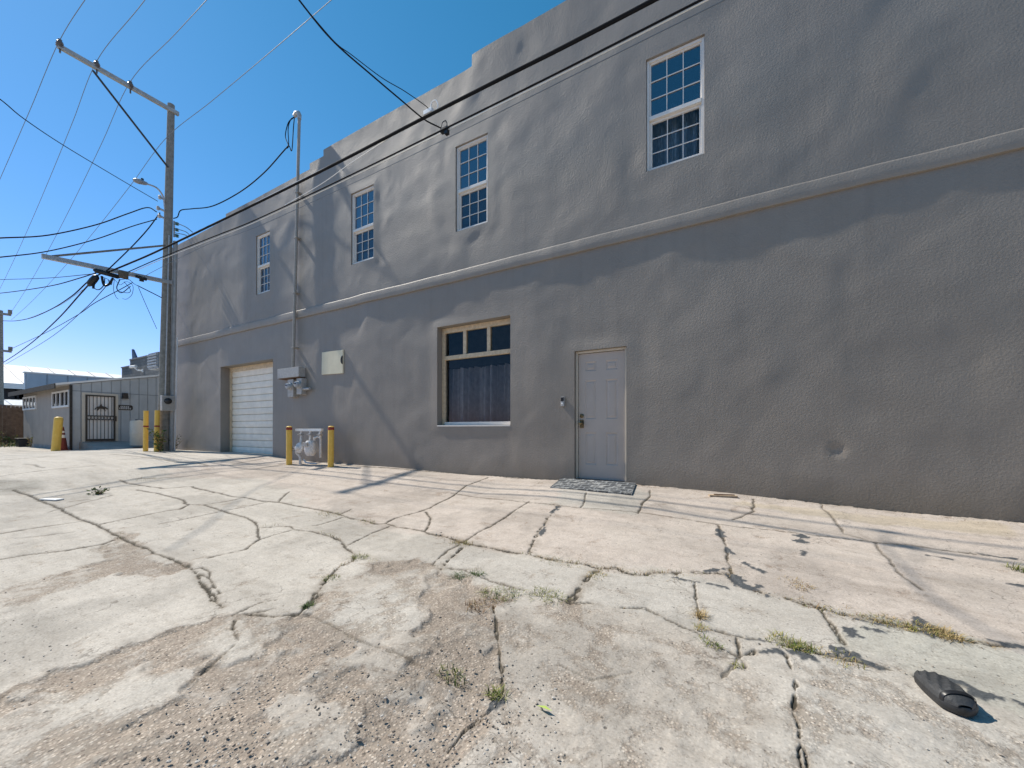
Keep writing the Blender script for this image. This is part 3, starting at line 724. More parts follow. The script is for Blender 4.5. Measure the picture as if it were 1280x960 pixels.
# door
u0, u1, z0, z1 = OPEN['door']; zb = zr(-.815)
m = MB(); y = .085
rectframe(m, u0+.003, u1-.003, zb-.1, z1-.003, .034, y-.03, y+.10, 0, wb=.02)
df = m.build('door_frame', M['beige'], bld, BO, bevel=.004)
s0, s1, t0, t1 = u0+.045, u1-.045, zb+.012, z1-.046
xs = [s0]+[s0+(s1-s0)*f for f in (.148, .397, .603, .855)]+[s1]
zz = [t1]+[t1-(t1-t0)*f for f in (.066, .14, .215, .524, .63, .885)]+[t0]
m = MB()
for i in range(5):
    for j in range(7):
        xa, xb, za, zc_ = xs[i], xs[i+1], zz[j+1], zz[j]
        if i in (1, 3) and j in (1, 3, 5):
            rings = [(0, 0), (.014, .011), (.026, .011), (.050, .002)]
            vs = []
            for ins, dep in rings:
                vs += [(xa+ins, y+dep, za+ins), (xb-ins, y+dep, za+ins), (xb-ins, y+dep, zc_-ins), (xa+ins, y+dep, zc_-ins)]
            fs = []
            for r_ in range(3):
                for k in range(4): fs.append((r_*4+k, r_*4+(k+1) % 4, (r_+1)*4+(k+1) % 4, (r_+1)*4+k))
            fs.append((12, 13, 14, 15)); m.quadmesh(vs, fs)
        else: m.quadmesh([(xa, y, za), (xb, y, za), (xb, y, zc_), (xa, y, zc_)], [(0,1,2,3)])
m.quadmesh([(s0,y,t0),(s0,y+.04,t0),(s0,y+.04,t1),(s0,y,t1)], [(0,1,2,3)]); m.quadmesh([(s1,y,t0),(s1,y+.04,t0),(s1,y+.04,t1),(s1,y,t1)], [(0,1,2,3)])
m.quadmesh([(s0,y+.04,t0),(s1,y+.04,t0),(s1,y+.04,t1),(s0,y+.04,t1)], [(0,1,2,3)])
door = m.build('door', M['doorgray'], bld, BO, fix=False); door['label'] = 'gray six panel entry door'
MB().box((s0-.03, y-.06, zb-.05), (s1+.03, y+.06, zb+.010)).build('threshold', M['black'], df, BO, bevel=.004)
hu = s0+.055; hz = t0+(t1-t0)*.455
m = MB(); RY = Matrix.Rotation(R(90), 4, 'X')
def lat_y(m, c, prof, n=20, mi=0):      # lathe whose axis points out of the wall (towards -y)
    MM = Matrix.Translation(Vector(c)) @ Matrix.Rotation(R(90), 4, 'X'); m.lathe(prof, n, mi, MM); return m
lat_y(m, (hu, y, hz+.10), [(.034, 0), (.034, .012), (.026, .02), (.02, .022), (.02, .028)])
m.box((hu-.032, y-.012, hz-.10), (hu+.032, y-.001, hz+.035))
lat_y(m, (hu, y-.012, hz-.02), [(.013, 0), (.013, .035), (.03, .045), (.033, .06), (.026, .075), (.01, .08)])
m.build('door_handle', M['brass'], door, BO, smooth=True)

# garage door
u0, u1, z0, z1 = OPEN['garage']; y = .30; zg = zr(-.72)
m = MB(); n = 13; H_ = (z1-.12)-zg; pr = []
for k in range(n):
    a = zg+H_*k/n; b = zg+H_*(k+1)/n; sec = (k % 2 == 0)
    g = .045 if sec else .020
    pr += [(y+g, a), (y+.002, a+.016), (y-.006 if sec else y-.002, (a+b)/2), (y, b-.012), (y+g, b-.001)]
V = [(u0+.001, p[0], p[1]) for p in pr]+[(u1-.001, p[0], p[1]) for p in pr]; L = len(pr)
m.quadmesh(V, [(i, L+i, L+i+1, i+1) for i in range(L-1)])
gd = m.build('garage_door', M['garage'], bld, BO, fix=False); gd['label'] = 'white sectional garage door with horizontal ribs'
m = MB(); m.box((u0+.002, y-.05, zg), (u0+.075, y-.006, z1-.002)); m.box((u1-.075, y-.05, zg), (u1-.002, y-.006, z1-.002)); m.box((u0+.076, y-.046, z1-.135), (u1-.076, y-.007, z1-.002))
m.build('garage_frame', M['tan'], bld, BO, bevel=.004)

# ------------------------------------------------------------------ things on the wall
p = PV(703.5, 502, -.012)
db = empty('doorbell', (p.x, 0, p.z), 'small black and silver video doorbell left of the gray entry door', 'doorbell')
MB().box((-.03, -.034, -.078), (.03, 0.006, .078)).build('body', M['galv'], db, bevel=.008)
MB().box((-.026, -.038, .004), (.026, -.033, .072)).build('camera_face', M['black'], db, bevel=.002)
m = MB(); lat_y(m, (0, -.034, -.035), [(.016, 0), (.016, .004), (.012, .006)]); m.build('button', M['alu'], db)

a = PV(403.5, 440.7); b = PV(429.5, 437.3); c = PV(429.3, 466.6); d = PV(403, 468.4)
pn = empty('access_panel', (a.x, 0, (a.z+d.z)/2), 'cream square access board fixed to the wall right of the electric meters', 'panel')
m = MB(); pts = [(q.x, q.z) for q in (d, c, b, a)]
m.prism(pts, 'y', -.022, .02); m.build('board', M['cream'], pn, (a.x, 0, (a.z+d.z)/2))
ctr = ((b.x*.5+c.x*.5), b.z*.57+c.z*.43)
m = MB(); pl = [(ctr[0]+.003, ctr[1]-.10)]+[(ctr[0]-.075*math.cos(t), ctr[1]+.10*math.sin(t)) for t in np.linspace(-1.3, 1.3, 12)]+[(ctr[0]+.003, ctr[1]+.10)]
m.prism(pl, 'y', -.027, -.0225); m.build('cable_hole', M['dark'], pn, (a.x, 0, (a.z+d.z)/2))

# electric service: trough, two meters, mast with weatherhead
p0 = PV(346.7, 461, -.163); p1 = PV(373.3, 458, -.163); pz0 = PV(373.3, 470.5, -.163)
em = empty('electric_service_mast', (p1.x, 0, gz(p1.x, 0)), 'gray electric service mast with trough box and two round meters on the wall', 'electric meter')
eo = (p1.x, 0, gz(p1.x, 0))
MB().box((p0.x, -.163, pz0.z), (p1.x, .02, p1.z)).build('trough_box', M['boxgray'], em, eo, bevel=.008)
MB().box((p0.x+.05, -.158, pz0.z-.02), (p1.x-.01, .02, pz0.z-.003)).build('rusty_lip', M['rust'], em, eo)
for (xa, xb, ya, yb, dx, dy) in ((359.4, 366.4, 474.6, 496.0, 359.2, 483), (370.6, 376.8, 473.0, 492.8, 370.2, 481.7)):
    q0 = PV(xa, ya, -.125); q1 = PV(xb, yb, -.125)
    sk = MB().box((q0.x, -.125, q1.z), (q1.x, .02, q0.z)).build('meter_socket', M['boxgray'], em, eo, bevel=.008)
    c = Vector(((q0.x+q1.x)/2, -.125, q0.z*.6+q1.z*.4))
    m = MB(); lat_y(m, c, [(.098, 0), (.098, .025), (.09, .03)], 24); m.build('meter_ring', M['galv'], sk, eo, smooth=True)
    m = MB(); lat_y(m, c+Vector((0, -.0305, 0)), [(.080, 0), (.078, .05), (.066, .068), (.03, .076), (.002, .077)], 24); m.build('meter_dial', M['dialglass'], sk, eo, smooth=True)
    m = MB(); m.box((c.x-.04, c.y-.112, c.z+.0), (c.x+.04, c.y-.09, c.z+.035)); m.build('meter_display', M['black'], sk, eo)
q0 = PV(378, 486.5, -.07); m = MB(); m.tube([(q0.x-.02, -.07, q0.z), (q0.x+.3, -.07, q0.z)], .034, 10); m.build('conduit_stub', M['galv'], em, eo, smooth=True)
bt = PV(366.5, 459, -.09); tp = PV(374.2, 146, -.09)
m = MB(); m.tube([bt, bt.lerp(tp, .25), bt.lerp(tp, .5), tp], .036, 12); m.build('mast_conduit', M['conduitgray'], em, eo, smooth=True)
for t in (.08, .3, .52, .70):
    q = bt.lerp(tp, t); MB().box((q.x-.06, -.13, q.z-.015), (q.x+.06, .015, q.z+.015)).build('conduit_strap', M['conduitgray'], em, eo, bevel=.004)
wd = PV(362, 150, -.09)
m = MB(); m.tube([tp+Vector((0, 0, -.06)), tp+Vector((0, 0, .05)), tp+Vector((-.03, -.0, .10)), tp+Vector((-.10, -.02, .11)), tp+Vector((-.17, -.03, .05))], [.045, .052, .058, .056, .045], 12)
wh = m.build('weatherhead', M['galv'], em, eo, smooth=True)
m = MB(); hk = PV(350, 187, -.35)
for (dx, dy) in ((-12, 20), (-8, 50), (-15, 30)):
    m.tube(cat_rom([tp+Vector((-.16, -.03, .04)), PV(374+dx*.9, 143+dy*.35, -.15), PV(374+dx*1.15, 143+dy*.9, -.2), PV(362+dx*.1, 182, -.25), PV(357, 186, -.3)], 6), .011, 6)
m.build('drip_loop', M['cable'], em, eo, smooth=True)

# gas meter set
gp = PV(386, 570, -.34); gq = Vector((gp.x, gp.y, gz(gp.x, gp.y)))
gm = empty('gas_meter_set', gq, 'pale gray gas meter and pipework standing between two yellow bollards', 'gas meter')
m = MB(); m.box((-.50, -.03, .80), (.52, .03, .86)); m.build('top_rail', M['white'], gm, bevel=.006)
m = MB()
m.tube([(-.34, 0, -.05), (-.34, 0, .16), (-.36, -.02, .22), (-.40, -.05, .26), (-.42, -.05, .38)], .032, 10)
m.tube([(-.42, -.05, .36), (-.28, -.03, .36), (-.18, -.02, .38)], .03, 10)
m.tube([(-.30, 0, .80), (-.30, 0, .66), (-.28, -.02, .56), (-.26, -.03, .38)], .026, 10)
m.tube([(.06, 0, .80), (.06, 0, .66), (.04, 0, .60)], .026, 10); m.tube([(.22, 0, .58), (.22, 0, .64), (.32, .03, .68), (.38, .05, .62), (.38, .05, .18)], .024, 10)
m.tube([(.44, 0, .80), (.44, 0, .64)], .03, 10); m.tube([(-.2, 0, .12), (-.12, 0, .05), (.1, 0, .03), (.3, 0, .04)], .02, 8)
m.build('pipework', M['gaswhite'], gm, smooth=True)
m = MB(); prof = []
for k in range(9):
    a = math.pi*k/8; prof.append((.155*math.sqrt(max(0, 1-(abs(k-4)/4.6)**3)), .22+.36*k/8))
m.lathe(prof, 20, 0, Matrix.Translation((.09, -.02, 0)) @ Matrix.Diagonal((1, .75, 1, 1)))
mb_ = m.build('meter_body', M['gaswhite'], gm, smooth=True)
m = MB(); m.box((-.0, -.16, .44), (.17, -.125, .54)); m.build('meter_index', M['boxgray'], mb_, bevel=.006)
m = MB(); lat_y(m, (-.24, -.06, .40), [(.05, -.05), (.05, 0), (.12, .01), (.13, .03), (.12, .05), (.07, .07), (.045, .12), (.0, .122)], 22)
rg = m.build('regulator', M['gaswhite'], gm, smooth=True)
m = MB(); m.tube([(-.42, -.05, .38), (-.52, -.07, .38), (-.56, -.07, .36)], [.03, .03, .022], 10); m.build('relief_vent', M['galv'], gm, smooth=True)
for xx in (-.30, .06, .44):
    m = MB(); m.box((xx-.04, -.04, .70), (xx+.04, .04, .745)); m.box((xx-.012, -.09, .71), (xx+.012, -.03, .73)); m.build('valve', M['galv'], gm, bevel=.006)

# ------------------------------------------------------------------ bollards
def bollard_parts(root, h, r, bands, dome=True):
    prof = [(r, -.15), (r, h-.04)]
    if dome: prof += [(r*.94, h-.012), (r*.7, h), (r*.01, h+.004)]
    m = MB(); m.lathe(prof, 20); m.build('post', M['yellow'], root, smooth=True)
    for (z0_, z1_) in bands:
        m = MB(); m.lathe([(r+.003, z0_), (r+.003, z1_)], 20, cap=False); m.build('reflective_band', M['red'], root, smooth=True)
GB = 'yellow steel bollards beside the building'
b_ = GP(361.5, 580.5); h1 = (580.5-534)/F*((b_.x*-SI)+(b_.y+D)*CO)
bol = empty('bollard', (b_.x, b_.y, gz(b_.x, b_.y)), 'yellow bollard with red band at its top, left of the gas meter', 'bollard', GB)
bollard_parts(bol, .93, .064, [(.84, .90)])
c = copy_tree(bol); b_ = GP(413.5, 583.5); c.location = (b_.x, b_.y, gz(b_.x, b_.y)); c['label'] = 'yellow bollard with red band at its top, right of the gas meter'; c.rotation_euler = (0, R(1), R(120))
p = P(182.5, 564.5, 13); 
def depth_at(x, y0_, Zt):
    q = P(x, y0_, Zt); return Vector((q.x, q.y, gz(q.x, q.y)))
q = depth_at(182, 564, 12.9); bol2 = empty('bollard', q, 'tall yellow bollard with mid height red band, farther from the power pole', 'bollard', GB)
bollard_parts(bol2, 1.38, .066, [(.80, .85)], False); bol2.rotation_euler = (0, R(2), 0)
c = copy_tree(bol2); q = depth_at(195.5, 564, 12.7); c.location = q; c['label'] = 'tall yellow bollard with mid height red band, directly against the power pole'; c.rotation_euler = (0, R(1), R(80))
q = depth_at(69.5, 562, 15.6)
yb = empty('bollard', q, 'thick yellow plastic covered bollard leaning beside the traffic cone', 'bollard', GB)
m = MB(); m.lathe([(.13, -.2), (.13, 1.22), (.125, 1.30), (.10, 1.34), (.05, 1.36), (.002, 1.362)], 12)
m.build('sleeve', M['yellow'], yb, smooth=True); yb.rotation_mode = 'QUATERNION'; yb.rotation_quaternion = Matrix.Rotation(R(5.5), 3, Vector((-SI, CO, 0))).to_quaternion()
q = depth_at(78.5, 562, 16.1); cone = empty('traffic_cone', q, 'faded red traffic cone with pale bands behind the leaning bollard', 'cone')
MB().box((-.19, -.19, -.01), (.19, .19, .035)).build('base', M['orange'], cone, bevel=.01)
m = MB(); m.lathe([(.15, .03), (.035, .95), (.03, .97), (.002, .972)], 20); m.build('cone_body', M['orange'], cone, smooth=True)
for za, zb_ in ((.52, .64), (.72, .80)):
    m = MB(); m.lathe([(.15-.115*(za-.03)/.92+.004, za), (.15-.115*(zb_-.03)/.92+.004, zb_)], 20, cap=False); m.build('pale_band', M['white'], cone, smooth=True)

# ------------------------------------------------------------------ power pole
PT = P(214, 131, 13.0); pb = P(203.5, 562, 13.0); PB = Vector((pb.x, pb.y, gz(pb.x, pb.y)))
pole = empty('power_pole', PB, 'tall weathered wooden power pole standing at the far corner of the gray building', 'power pole')
m = MB(); ax = (PT-PB)
pts = [PB+Vector((0,0,-.3))]+[PB+ax*t for t in np.linspace(.02, 1, 12)]
m.tube(pts, [.155]+[.155-.06*t for t in np.linspace(.02, 1, 12)], 18); m.build('shaft', M['polewood'], pole, PB, smooth=True)
def on_pole(t): return PB+ax*t
def tz(yp):                              # fraction up the pole at pixel row yp
    return (P(210, yp, 13).z-PB.z)/ax.z
def alley(ptop, length, rise=0): return ptop+Vector((0, -length, rise))
A1 = on_pole(tz(140))+Vector((.1, .05, 0)); A1e = PU(72, 57, A1.x)
m = MB(); m.bar(A1+Vector((0, .12, 0)), A1e, .10, .115); ca = m.build('crossarm', simple('pale_arm_wood', (.40,.41,.40), .8, var=.25, scale=10), pole, PB, bevel=.006)
q0 = PU(116, 88, A1.x+.06); m = MB(); m.bar(q0, on_pole(tz(212))+Vector((.1, -.08, 0)), .03, .05); m.build('brace', M['iron'], pole, PB)
INS = []
for px_, py_ in ((75, 62), (121, 88), (163, 113)):
    q = PU(px_, py_, A1.x); INS.append(q+Vector((0, 0, .27)))
    m = MB(); m.lathe([(.02, -.09), (.02, .03), (.05, .05), (.085, .08), (.06, .10), (.085, .13), (.06, .15), (.075, .18), (.06, .22), (.035, .24), (.045, .27), (.02, .29)], 14, 0, Matrix.Translation(q))
    m.build('insulator', M['ceramic'], pole, PB, smooth=True)
A2 = on_pole(tz(353))+Vector((.1, .0, 0)); A2e = PU(52, 320, A2.x)
m = MB(); m.bar(A2+Vector((0, .1, 0)), A2e, .10, .12); m.build('crossarm', M['galv'], pole, PB, bevel=.006)
m = MB(); m.bar(A2e+Vector((0, .12, .03)), on_pole(tz(309))+Vector((.06, -.1, 0)), .04, .05); m.build('brace', M['polewood'], pole, PB)
# conduits up the pole, meter box
m = MB(); e1 = Vector((.10, .19, 0))
m.tube([on_pole(.0)+e1+Vector((.0, 0, -.1)), on_pole(.3)+e1*.95, on_pole(tz(300))+e1*.9], .062, 12); m.build('riser_conduit', simple('pale_pvc', (.40,.40,.39), .5, var=.2), pole, PB, smooth=True)
m = MB(); e2 = Vector((.16, -.02, 0)); m.tube([on_pole(tz(505))+e2, on_pole(tz(400))+e2, on_pole(tz(296))+e2*.9], .022, 8); m.build('riser_conduit', M['galv'], pole, PB, smooth=True)
e3 = Vector((.13, .27, 0)); m = MB(); m.tube([on_pole(.0)+e3, on_pole(tz(420))+e3], .02, 8); m.build('ground_rod', M['alu'], pole, PB, smooth=True)
bc = on_pole(tz(504))+Vector((.20, .02, 0))
MB().box(bc+Vector((-.06, -.17, -.26)), bc+Vector((.10, .17, .24))).build('meter_box', M['boxgray'], pole, PB, bevel=.01)
m = MB(); m.lathe([(.1, 0), (.1, .03), (.085, .08), (.03, .1), (.001, .101)], 18, 0, Matrix.Translation(bc+Vector((.10, -.02, .06))) @ Matrix.Rotation(R(90), 4, 'Y'))
m.build('meter_dial', M['black'], pole, PB, smooth=True)
# brackets and spools
for (yy, dv) in ((252, -.22), (266, -.26), (275, -.22)):
    m = MB(); q = on_pole(tz(yy)); m.bar(q, q+Vector((.05, dv, 0)), .05, .05); m.lathe([(.03, -.06), (.05, -.03), (.03, 0), (.05, .03), (.03, .06)], 10, 0, Matrix.Translation(q+Vector((.05, dv-.03, 0)))); m.build('spool_bracket', M['galv'], pole, PB)
m = MB(); q = on_pole(tz(283)); m.bar(q+Vector((.08, .13, -.32)), q+Vector((.08, .13, .22)), .04, .03)
m.build('secondary_rack', M['galv'], pole, PB)
for k in range(3):
    m = MB(); m.lathe([(.03, -.05), (.06, -.03), (.035, 0), (.06, .03), (.03, .05)], 12, 0, Matrix.Translation(q+Vector((.12, .19, .14-.2*k)))); m.build('insulator_spool', M['greenglass'], pole, PB, smooth=True)
# street light
SLb = on_pole(tz(262))+Vector((.0, -.1, 0))
hd = PU(172, 226.5, SLb.x+.35)
sl = empty('street_light', SLb, 'small gray cobra head street light on a curved arm on the power pole', 'street light')
m = MB(); m.tube(cat_rom([SLb, PU(204, 246, SLb.x+.05), PU(196, 235, SLb.x+.2), PU(183, 229.5, SLb.x+.3)], 8), .024, 10); m.build('arm', M['galv'], sl, SLb, smooth=True)
d0 = PU(184, 230, SLb.x+.3); d1 = PU(166.5, 224.5, SLb.x+.38); dd = (d1-d0).normalized()
m = MB(); Lh = (d1-d0).length; Mh = Matrix.Translation(d0) @ dd.to_track_quat('Z', 'Y').to_matrix().to_4x4() @ Matrix.Diagonal((1.5, 1, 1, 1))
m.lathe([(.03, 0), (.05, Lh*.1), (.065, Lh*.4), (.075, Lh*.6), (.06, Lh*.85), (.02, Lh)], 14, 0, Mh)
hh = m.build('lamp_head', simple('lamp_gray', (.30,.31,.32), .5), sl, SLb, smooth=True)
m = MB(); cc = d0.lerp(d1, .35)+Vector((0, 0, .05)); m.lathe([(.035, 0), (.035, .07), (.001, .075)], 10, 0, Matrix.Translation(cc)); m.build('photocell', M['black'], hh, SLb, smooth=True)

# far pole
fp = P(0.5, 545, 25); fpB = Vector((fp.x, fp.y, gz(fp.x, fp.y))); fpT = P(0.5, 388, 25)
pf = empty('power_pole', fpB, 'small distant power pole at the left edge above the white roof', 'power pole')
m = MB(); m.tube([fpB+Vector((0,0,-.3)), fpT], [.16, .11], 12); m.build('shaft', M['polewood'], pf, fpB, smooth=True)
for yy, x2 in ((392, 12.5), (438, 13)):
    q = P(0.5, yy, 25); e = PU(x2, yy+1.5, q.x) if False else P(x2, yy+1.5, 24.6)
    s_ = q-(e-q)*.9
    m = MB(); m.bar(s_, e, .12, .14); m.box(e+Vector((-.08,-.08,.05)), e+Vector((.08,.08,.3))); m.build('crossarm', M['polewood'], pf, fpB)

# ------------------------------------------------------------------ overhead wires
def wire(pts, r, label, mat='cable', name='overhead_wire', n=10, group=None, seg=8):
    pts = [Vector(p) for p in pts]; org = pts[0]
    m = MB(); m.tube(cat_rom(pts, seg), r, n if r > .012 else 6)
    o = m.build(name, M[mat], None, org, smooth=True)
    return tag(o, label, 'cable', group or 'overhead lines along the alley')
def sagpts(a, b, sag, n=8):
    return [a.lerp(b, i/n)+Vector((0, 0, -4*sag*(i/n)*(1-i/n))) for i in range(n+1)]
FA = [P(-16, 393, 23.6), P(6, 392, 24.8), P(10, 392, 24.9)]
for i, (dst, lab) in enumerate(((P(-78, 390, 23), 'thin primary wire from the outermost crossarm insulator toward the left edge'), (P(-6, 372, 24), 'thin primary wire from the middle crossarm insulator to the distant pole'), (P(12, 393, 24.9), 'thin primary wire from the inner crossarm insulator to the distant pole'))):
    s = (.25, .35, .5)[i]
    pts = sagpts(INS[i], dst, s)
    e = INS[i]+Vector((25, 0, .3))
    wire(pts[::-1]+sagpts(INS[i], e, .3)[1:], .0075, lab, 'wire')
N1 = on_pole(tz(176))+Vector((0, -.12, 0))
wire(sagpts(P(14, 400, 24.8), N1, .45)+sagpts(N1, N1+Vector((25, 0, .6)), .3)[1:], .0075, 'pale thin neutral wire crossing the pole shaft between crossarm and lamp', 'wire')
wire([P(-60, 82, 6.5), P(0, 124, 7.6), P(30, 148.5, 8.3), P(80, 182, 9.8), P(150, 224, 11.8), P(197, 251.5, 13)], .011, 'black sagging line from the top left down to the pole beside the street light')
wire([P(-60, 301, 8), P(0, 297.5, 9), P(60, 294, 10.2), P(120, 281, 11.5), P(160, 267, 12.4), P(184, 259.5, 12.8), P(196, 265, 13)], .016, 'upper thick black line sagging from the pole to the left edge')
wire([P(-60, 327, 8), P(0, 321.5, 9), P(60, 314, 10.2), P(120, 299, 11.5), P(165, 283, 12.5), P(196, 274, 13)], .014, 'lower thick black line sagging from the pole to the left edge')
X2 = A2.x+.08
def arm2(x, y): return PU(x, y, X2)
wire([P(200, 266, 12.95), P(186, 285, 12.6), P(170, 303, 12.3), P(152, 321, 12.0), arm2(132, 340)], .016, 'thick black jumper from the pole bracket down to the lower crossarm')
wire([P(-60, 351, 20), P(0, 349.5, 17), P(60, 347.5, 14.5), arm2(120, 342)], .011, 'thin dark line leaving the lower crossarm almost level to the left')
wire([P(-60, 371, 20), P(0, 366.5, 17), P(60, 358, 14.5), P(100, 347.5, 12.6), arm2(128, 338)], .015, 'black line just under the level one, bowing from lower crossarm to left')
wire([P(4, 401, 24.8), P(20, 401, 23), P(40, 397, 20.5), P(65, 386, 17), P(90, 370, 13.5), P(110, 352, 11.9), arm2(126, 342)], .018, 'deeply sagging black line from distant pole to the black splice case')
wire([P(-60, 490, 34), P(0, 455.5, 26), P(35, 432, 20), P(70, 401, 15.5), P(100, 368, 12.4), arm2(116, 350)], .019, 'straight thick black line falling from splice case to the white roof')
wire([P(6, 456, 30), P(60, 424, 20), P(105, 387, 15), arm2(138, 352)], .010, 'thin line falling from lower crossarm toward the white roof')
wire([P(12, 437, 24.6), P(55, 417, 19), P(95, 395, 15), P(118, 379, 13), P(150, 362, 12), arm2(166, 353)], .011, 'thin line from the distant pole lower arm to the brown terminal box')
wire([P(30, 400, 24), P(70, 384, 17), arm2(104, 362)], .006, 'hair thin line just right of the deeply sagging black line', 'wire')
# trunk lines along the wall
wire([arm2(133, 341), P(160, 330, 11.45), P(200, 312.5, 10.7), P(320, 254.5, 8.3), P(420, 204.5, 6.9), P(520, 152.5, 5.78), P(620, 101.5, 5.02), P(717, 52.5, 4.47), P(900, -44, 3.68), P(1300, -262, 2.63)], .0225, 'thickest black trunk cable running along the front of the stucco wall')
wire([arm2(160, 340), P(200, 322.5, 11.5), P(260, 298.5, 10.0), P(320, 274.5, 8.9), P(440, 218, 7.2), P(551, 163.5, 6.05), P(640, 119.5, 5.4), P(720, 79.5, 4.92), P(900, -12, 4.1), P(1300, -215, 2.95)], .0125, 'middle black cable of the three along the stucco wall')
wire([arm2(162, 342), P(200, 325, 11.6), P(260, 301.3, 10.08), P(320, 277.2, 8.95), P(440, 221, 7.25), P(551, 166.5, 6.1), P(640, 123, 5.45), P(720, 83.5, 4.96), P(900, -8, 4.13), P(1300, -211, 2.98)], .0085, 'bright bare messenger strand lashed under the middle black cable', 'alu')
wire([arm2(176, 348), P(200, 335, 12), P(260, 305.5, 10.6), P(320, 284, 9.4), P(440, 229.5, 7.6), P(551, 176.5, 6.4), P(640, 132.5, 5.7), P(720, 92.5, 5.2), P(900, 3, 4.35), P(1300, -196, 3.13)], .006, 'thinnest lowest line of the three along the stucco wall', 'wire')
wire([P(320, 252.8, 8.3), P(420, 203, 6.9), P(480, 173, 6.2), P(520, 150.8, 5.78)], .007, 'bright strand lashed on top of the thickest trunk cable', 'alu')
wire([P(497, 165, 6.0), P(440, 203, 6.85), P(400, 231, 7.5), P(356, 256.5, 8.35)], .006, 'short pale strand crossing from trunk cable to middle cable', 'alu')
# drops
wire([P(217, 273, 13), P(222, 271, 12.95), P(226, 263, 12.9), P(240, 261, 12.6), P(266, 257.5, 12.1), P(300, 240, 11.3), P(330, 216, 10.7), PV(357, 186, -.3)], .015, 'twisted service drop from the power pole to the mast weatherhead', 'cable')
wire([P(330, -60, 4.3), P(380, 8, 4.7), P(418, 53, 5.0), P(467, 96, 5.3), P(500, 124, 5.5), P(530, 149, 5.7), P(551, 160, 5.95)], .010, 'black drop line from the top edge down to the middle cable')
wire([P(380, 8, 4.72), P(418, 52, 5.02), P(440, 69, 5.15), P(477, 97, 5.35), P(505, 113.5, 5.5), P(531, 131.5, 5.65), P(536, 137, 5.68)], .0055, 'thinner drop line ending at bright clamp on the trunk cable')
m = MB(); q = P(538, 140, 5.7); m.box(q+Vector((-.10, -.04, -.03)), q+Vector((.05, .03, .03))); m.tube(cat_rom([q, q+Vector((.02, 0, .12)), q+Vector((.10, 0, .13)), q+Vector((.14, 0, .02)), q+Vector((.04, 0, -.06)), q+Vector((-.06, 0, -.02))], 6), .008, 6)
tag(m.build('cable_clamp', M['alu'], None, q, bevel=0), 'bright metal clamp with a wire loop on the trunk cable', 'clamp', 'hardware on the overhead lines')
m = MB(); q = P(556, 161, 6.05); m.box(q+Vector((-.07, -.03, -.05)), q+Vector((.07, .03, .01))); m.tube(cat_rom([P(551, 160, 6), P(553, 153.5, 6.02), P(557, 151, 6.05), P(558.5, 155, 6.05), P(557.5, 162, 6.05)], 6), .008, 6); m.box(q+Vector((.01, -.03, -.10)), q+Vector((.07, .03, -.055)))
tag(m.build('cable_clamp', M['black'], None, q), 'black clamp with an arched wire loop on the middle cable', 'clamp', 'hardware on the overhead lines')
for k, (ya, yb_, lab) in enumerate(((278, 290.5, 'uppermost of three short wires from green spools to the parapet'), (285.5, 295, 'middle of three short wires from green spools to the parapet'), (291, 298, 'lowest of three short wires from green spools to the parapet'))):
    wire([P(218.5, ya, 12.95), P(232, (ya+yb_)/2-.6, 13), PV(241-k*3, yb_, .02)], .012, lab, 'wire', group='short wires from pole to parapet')
wire([arm2(172, 357), P(190, 366, 12.6), P(205, 373.5, 13.0), PV(216.8, 378.5, -.02)], .014, 'pair of black lines from lower crossarm into the wall corner')
wire([arm2(173, 359), P(182, 380, 12.4), P(196, 411, 12.85)], .007, 'slack thin line hanging from lower crossarm down to the pole shaft')
# splice hardware on the lower arm
q = PU(116.5, 350.5, A2.x+.02); dx_ = (P(122, 344, 11.9)-P(111, 357, 11.9)).normalized()
m = MB(); Mh = Matrix.Translation(q) @ dx_.to_track_quat('Z', 'Y').to_matrix().to_4x4(); m.lathe([(.02, -.22), (.05, -.18), (.085, -.14), (.09, 0), (.08, .13), (.05, .17), (.02, .2)], 12, 0, Mh)
m.box(q+Vector((-.02, -.02, -.24)), q+Vector((.02, .02, -.1)))
tag(m.build('splice_case', M['black'], None, q, smooth=True), 'black oval splice case hanging left end of the cable tangle', 'splice case', 'hardware on the overhead lines')
q = PU(135.5, 343, A2.x+.09)
m = MB(); m.tube([q+Vector((0, -.32, .02)), q+Vector((0, -.26, .02)), q+Vector((0, .2, -.0)), q+Vector((0, .27, 0))], [.02, .065, .065, .02], 12); m.tube(cat_rom([q+Vector((0, .1, -.08)), q+Vector((.02, .0, -.3)), q+Vector((.02, -.1, -.35)), q+Vector((0, -.14, -.1))], 6), .03, 8)
tag(m.build('splice_case', M['black'], None, q, smooth=True), 'black splice case lying along the middle of the lower crossarm', 'splice case', 'hardware on the overhead lines')
q = PU(154.5, 343.5, A2.x+.12); m = MB(); m.box(q+Vector((-.05, -.12, -.12)), q+Vector((.05, .11, .11)))
tb = m.build('terminal_box', simple('brown_terminal', (.16,.12,.08), .6), None, q, bevel=.04); tag(tb, 'small brown terminal box on the lower crossarm', 'terminal box', 'hardware on the overhead lines')
m = MB(); q = PU(177, 347, A2.x+.1)
m.tube([q+Vector((0, -.14, 0)), q+Vector((0, .12, -.02))], [.05, .05], 10); m.box(q+Vector((-.03, -.05, -.12)), q+Vector((.03, .05, .0)))
tag(m.build('strand_clamp', M['black'], None, q), 'small black strand clamp between terminal box and power pole', 'clamp', 'hardware on the overhead lines')
rng = random.Random(4)
m = MB(); q0 = PU(143, 350, A2.x+.1)
def pa(x, y): return PU(x, y, A2.x+.1+rng.uniform(-.12, .12))
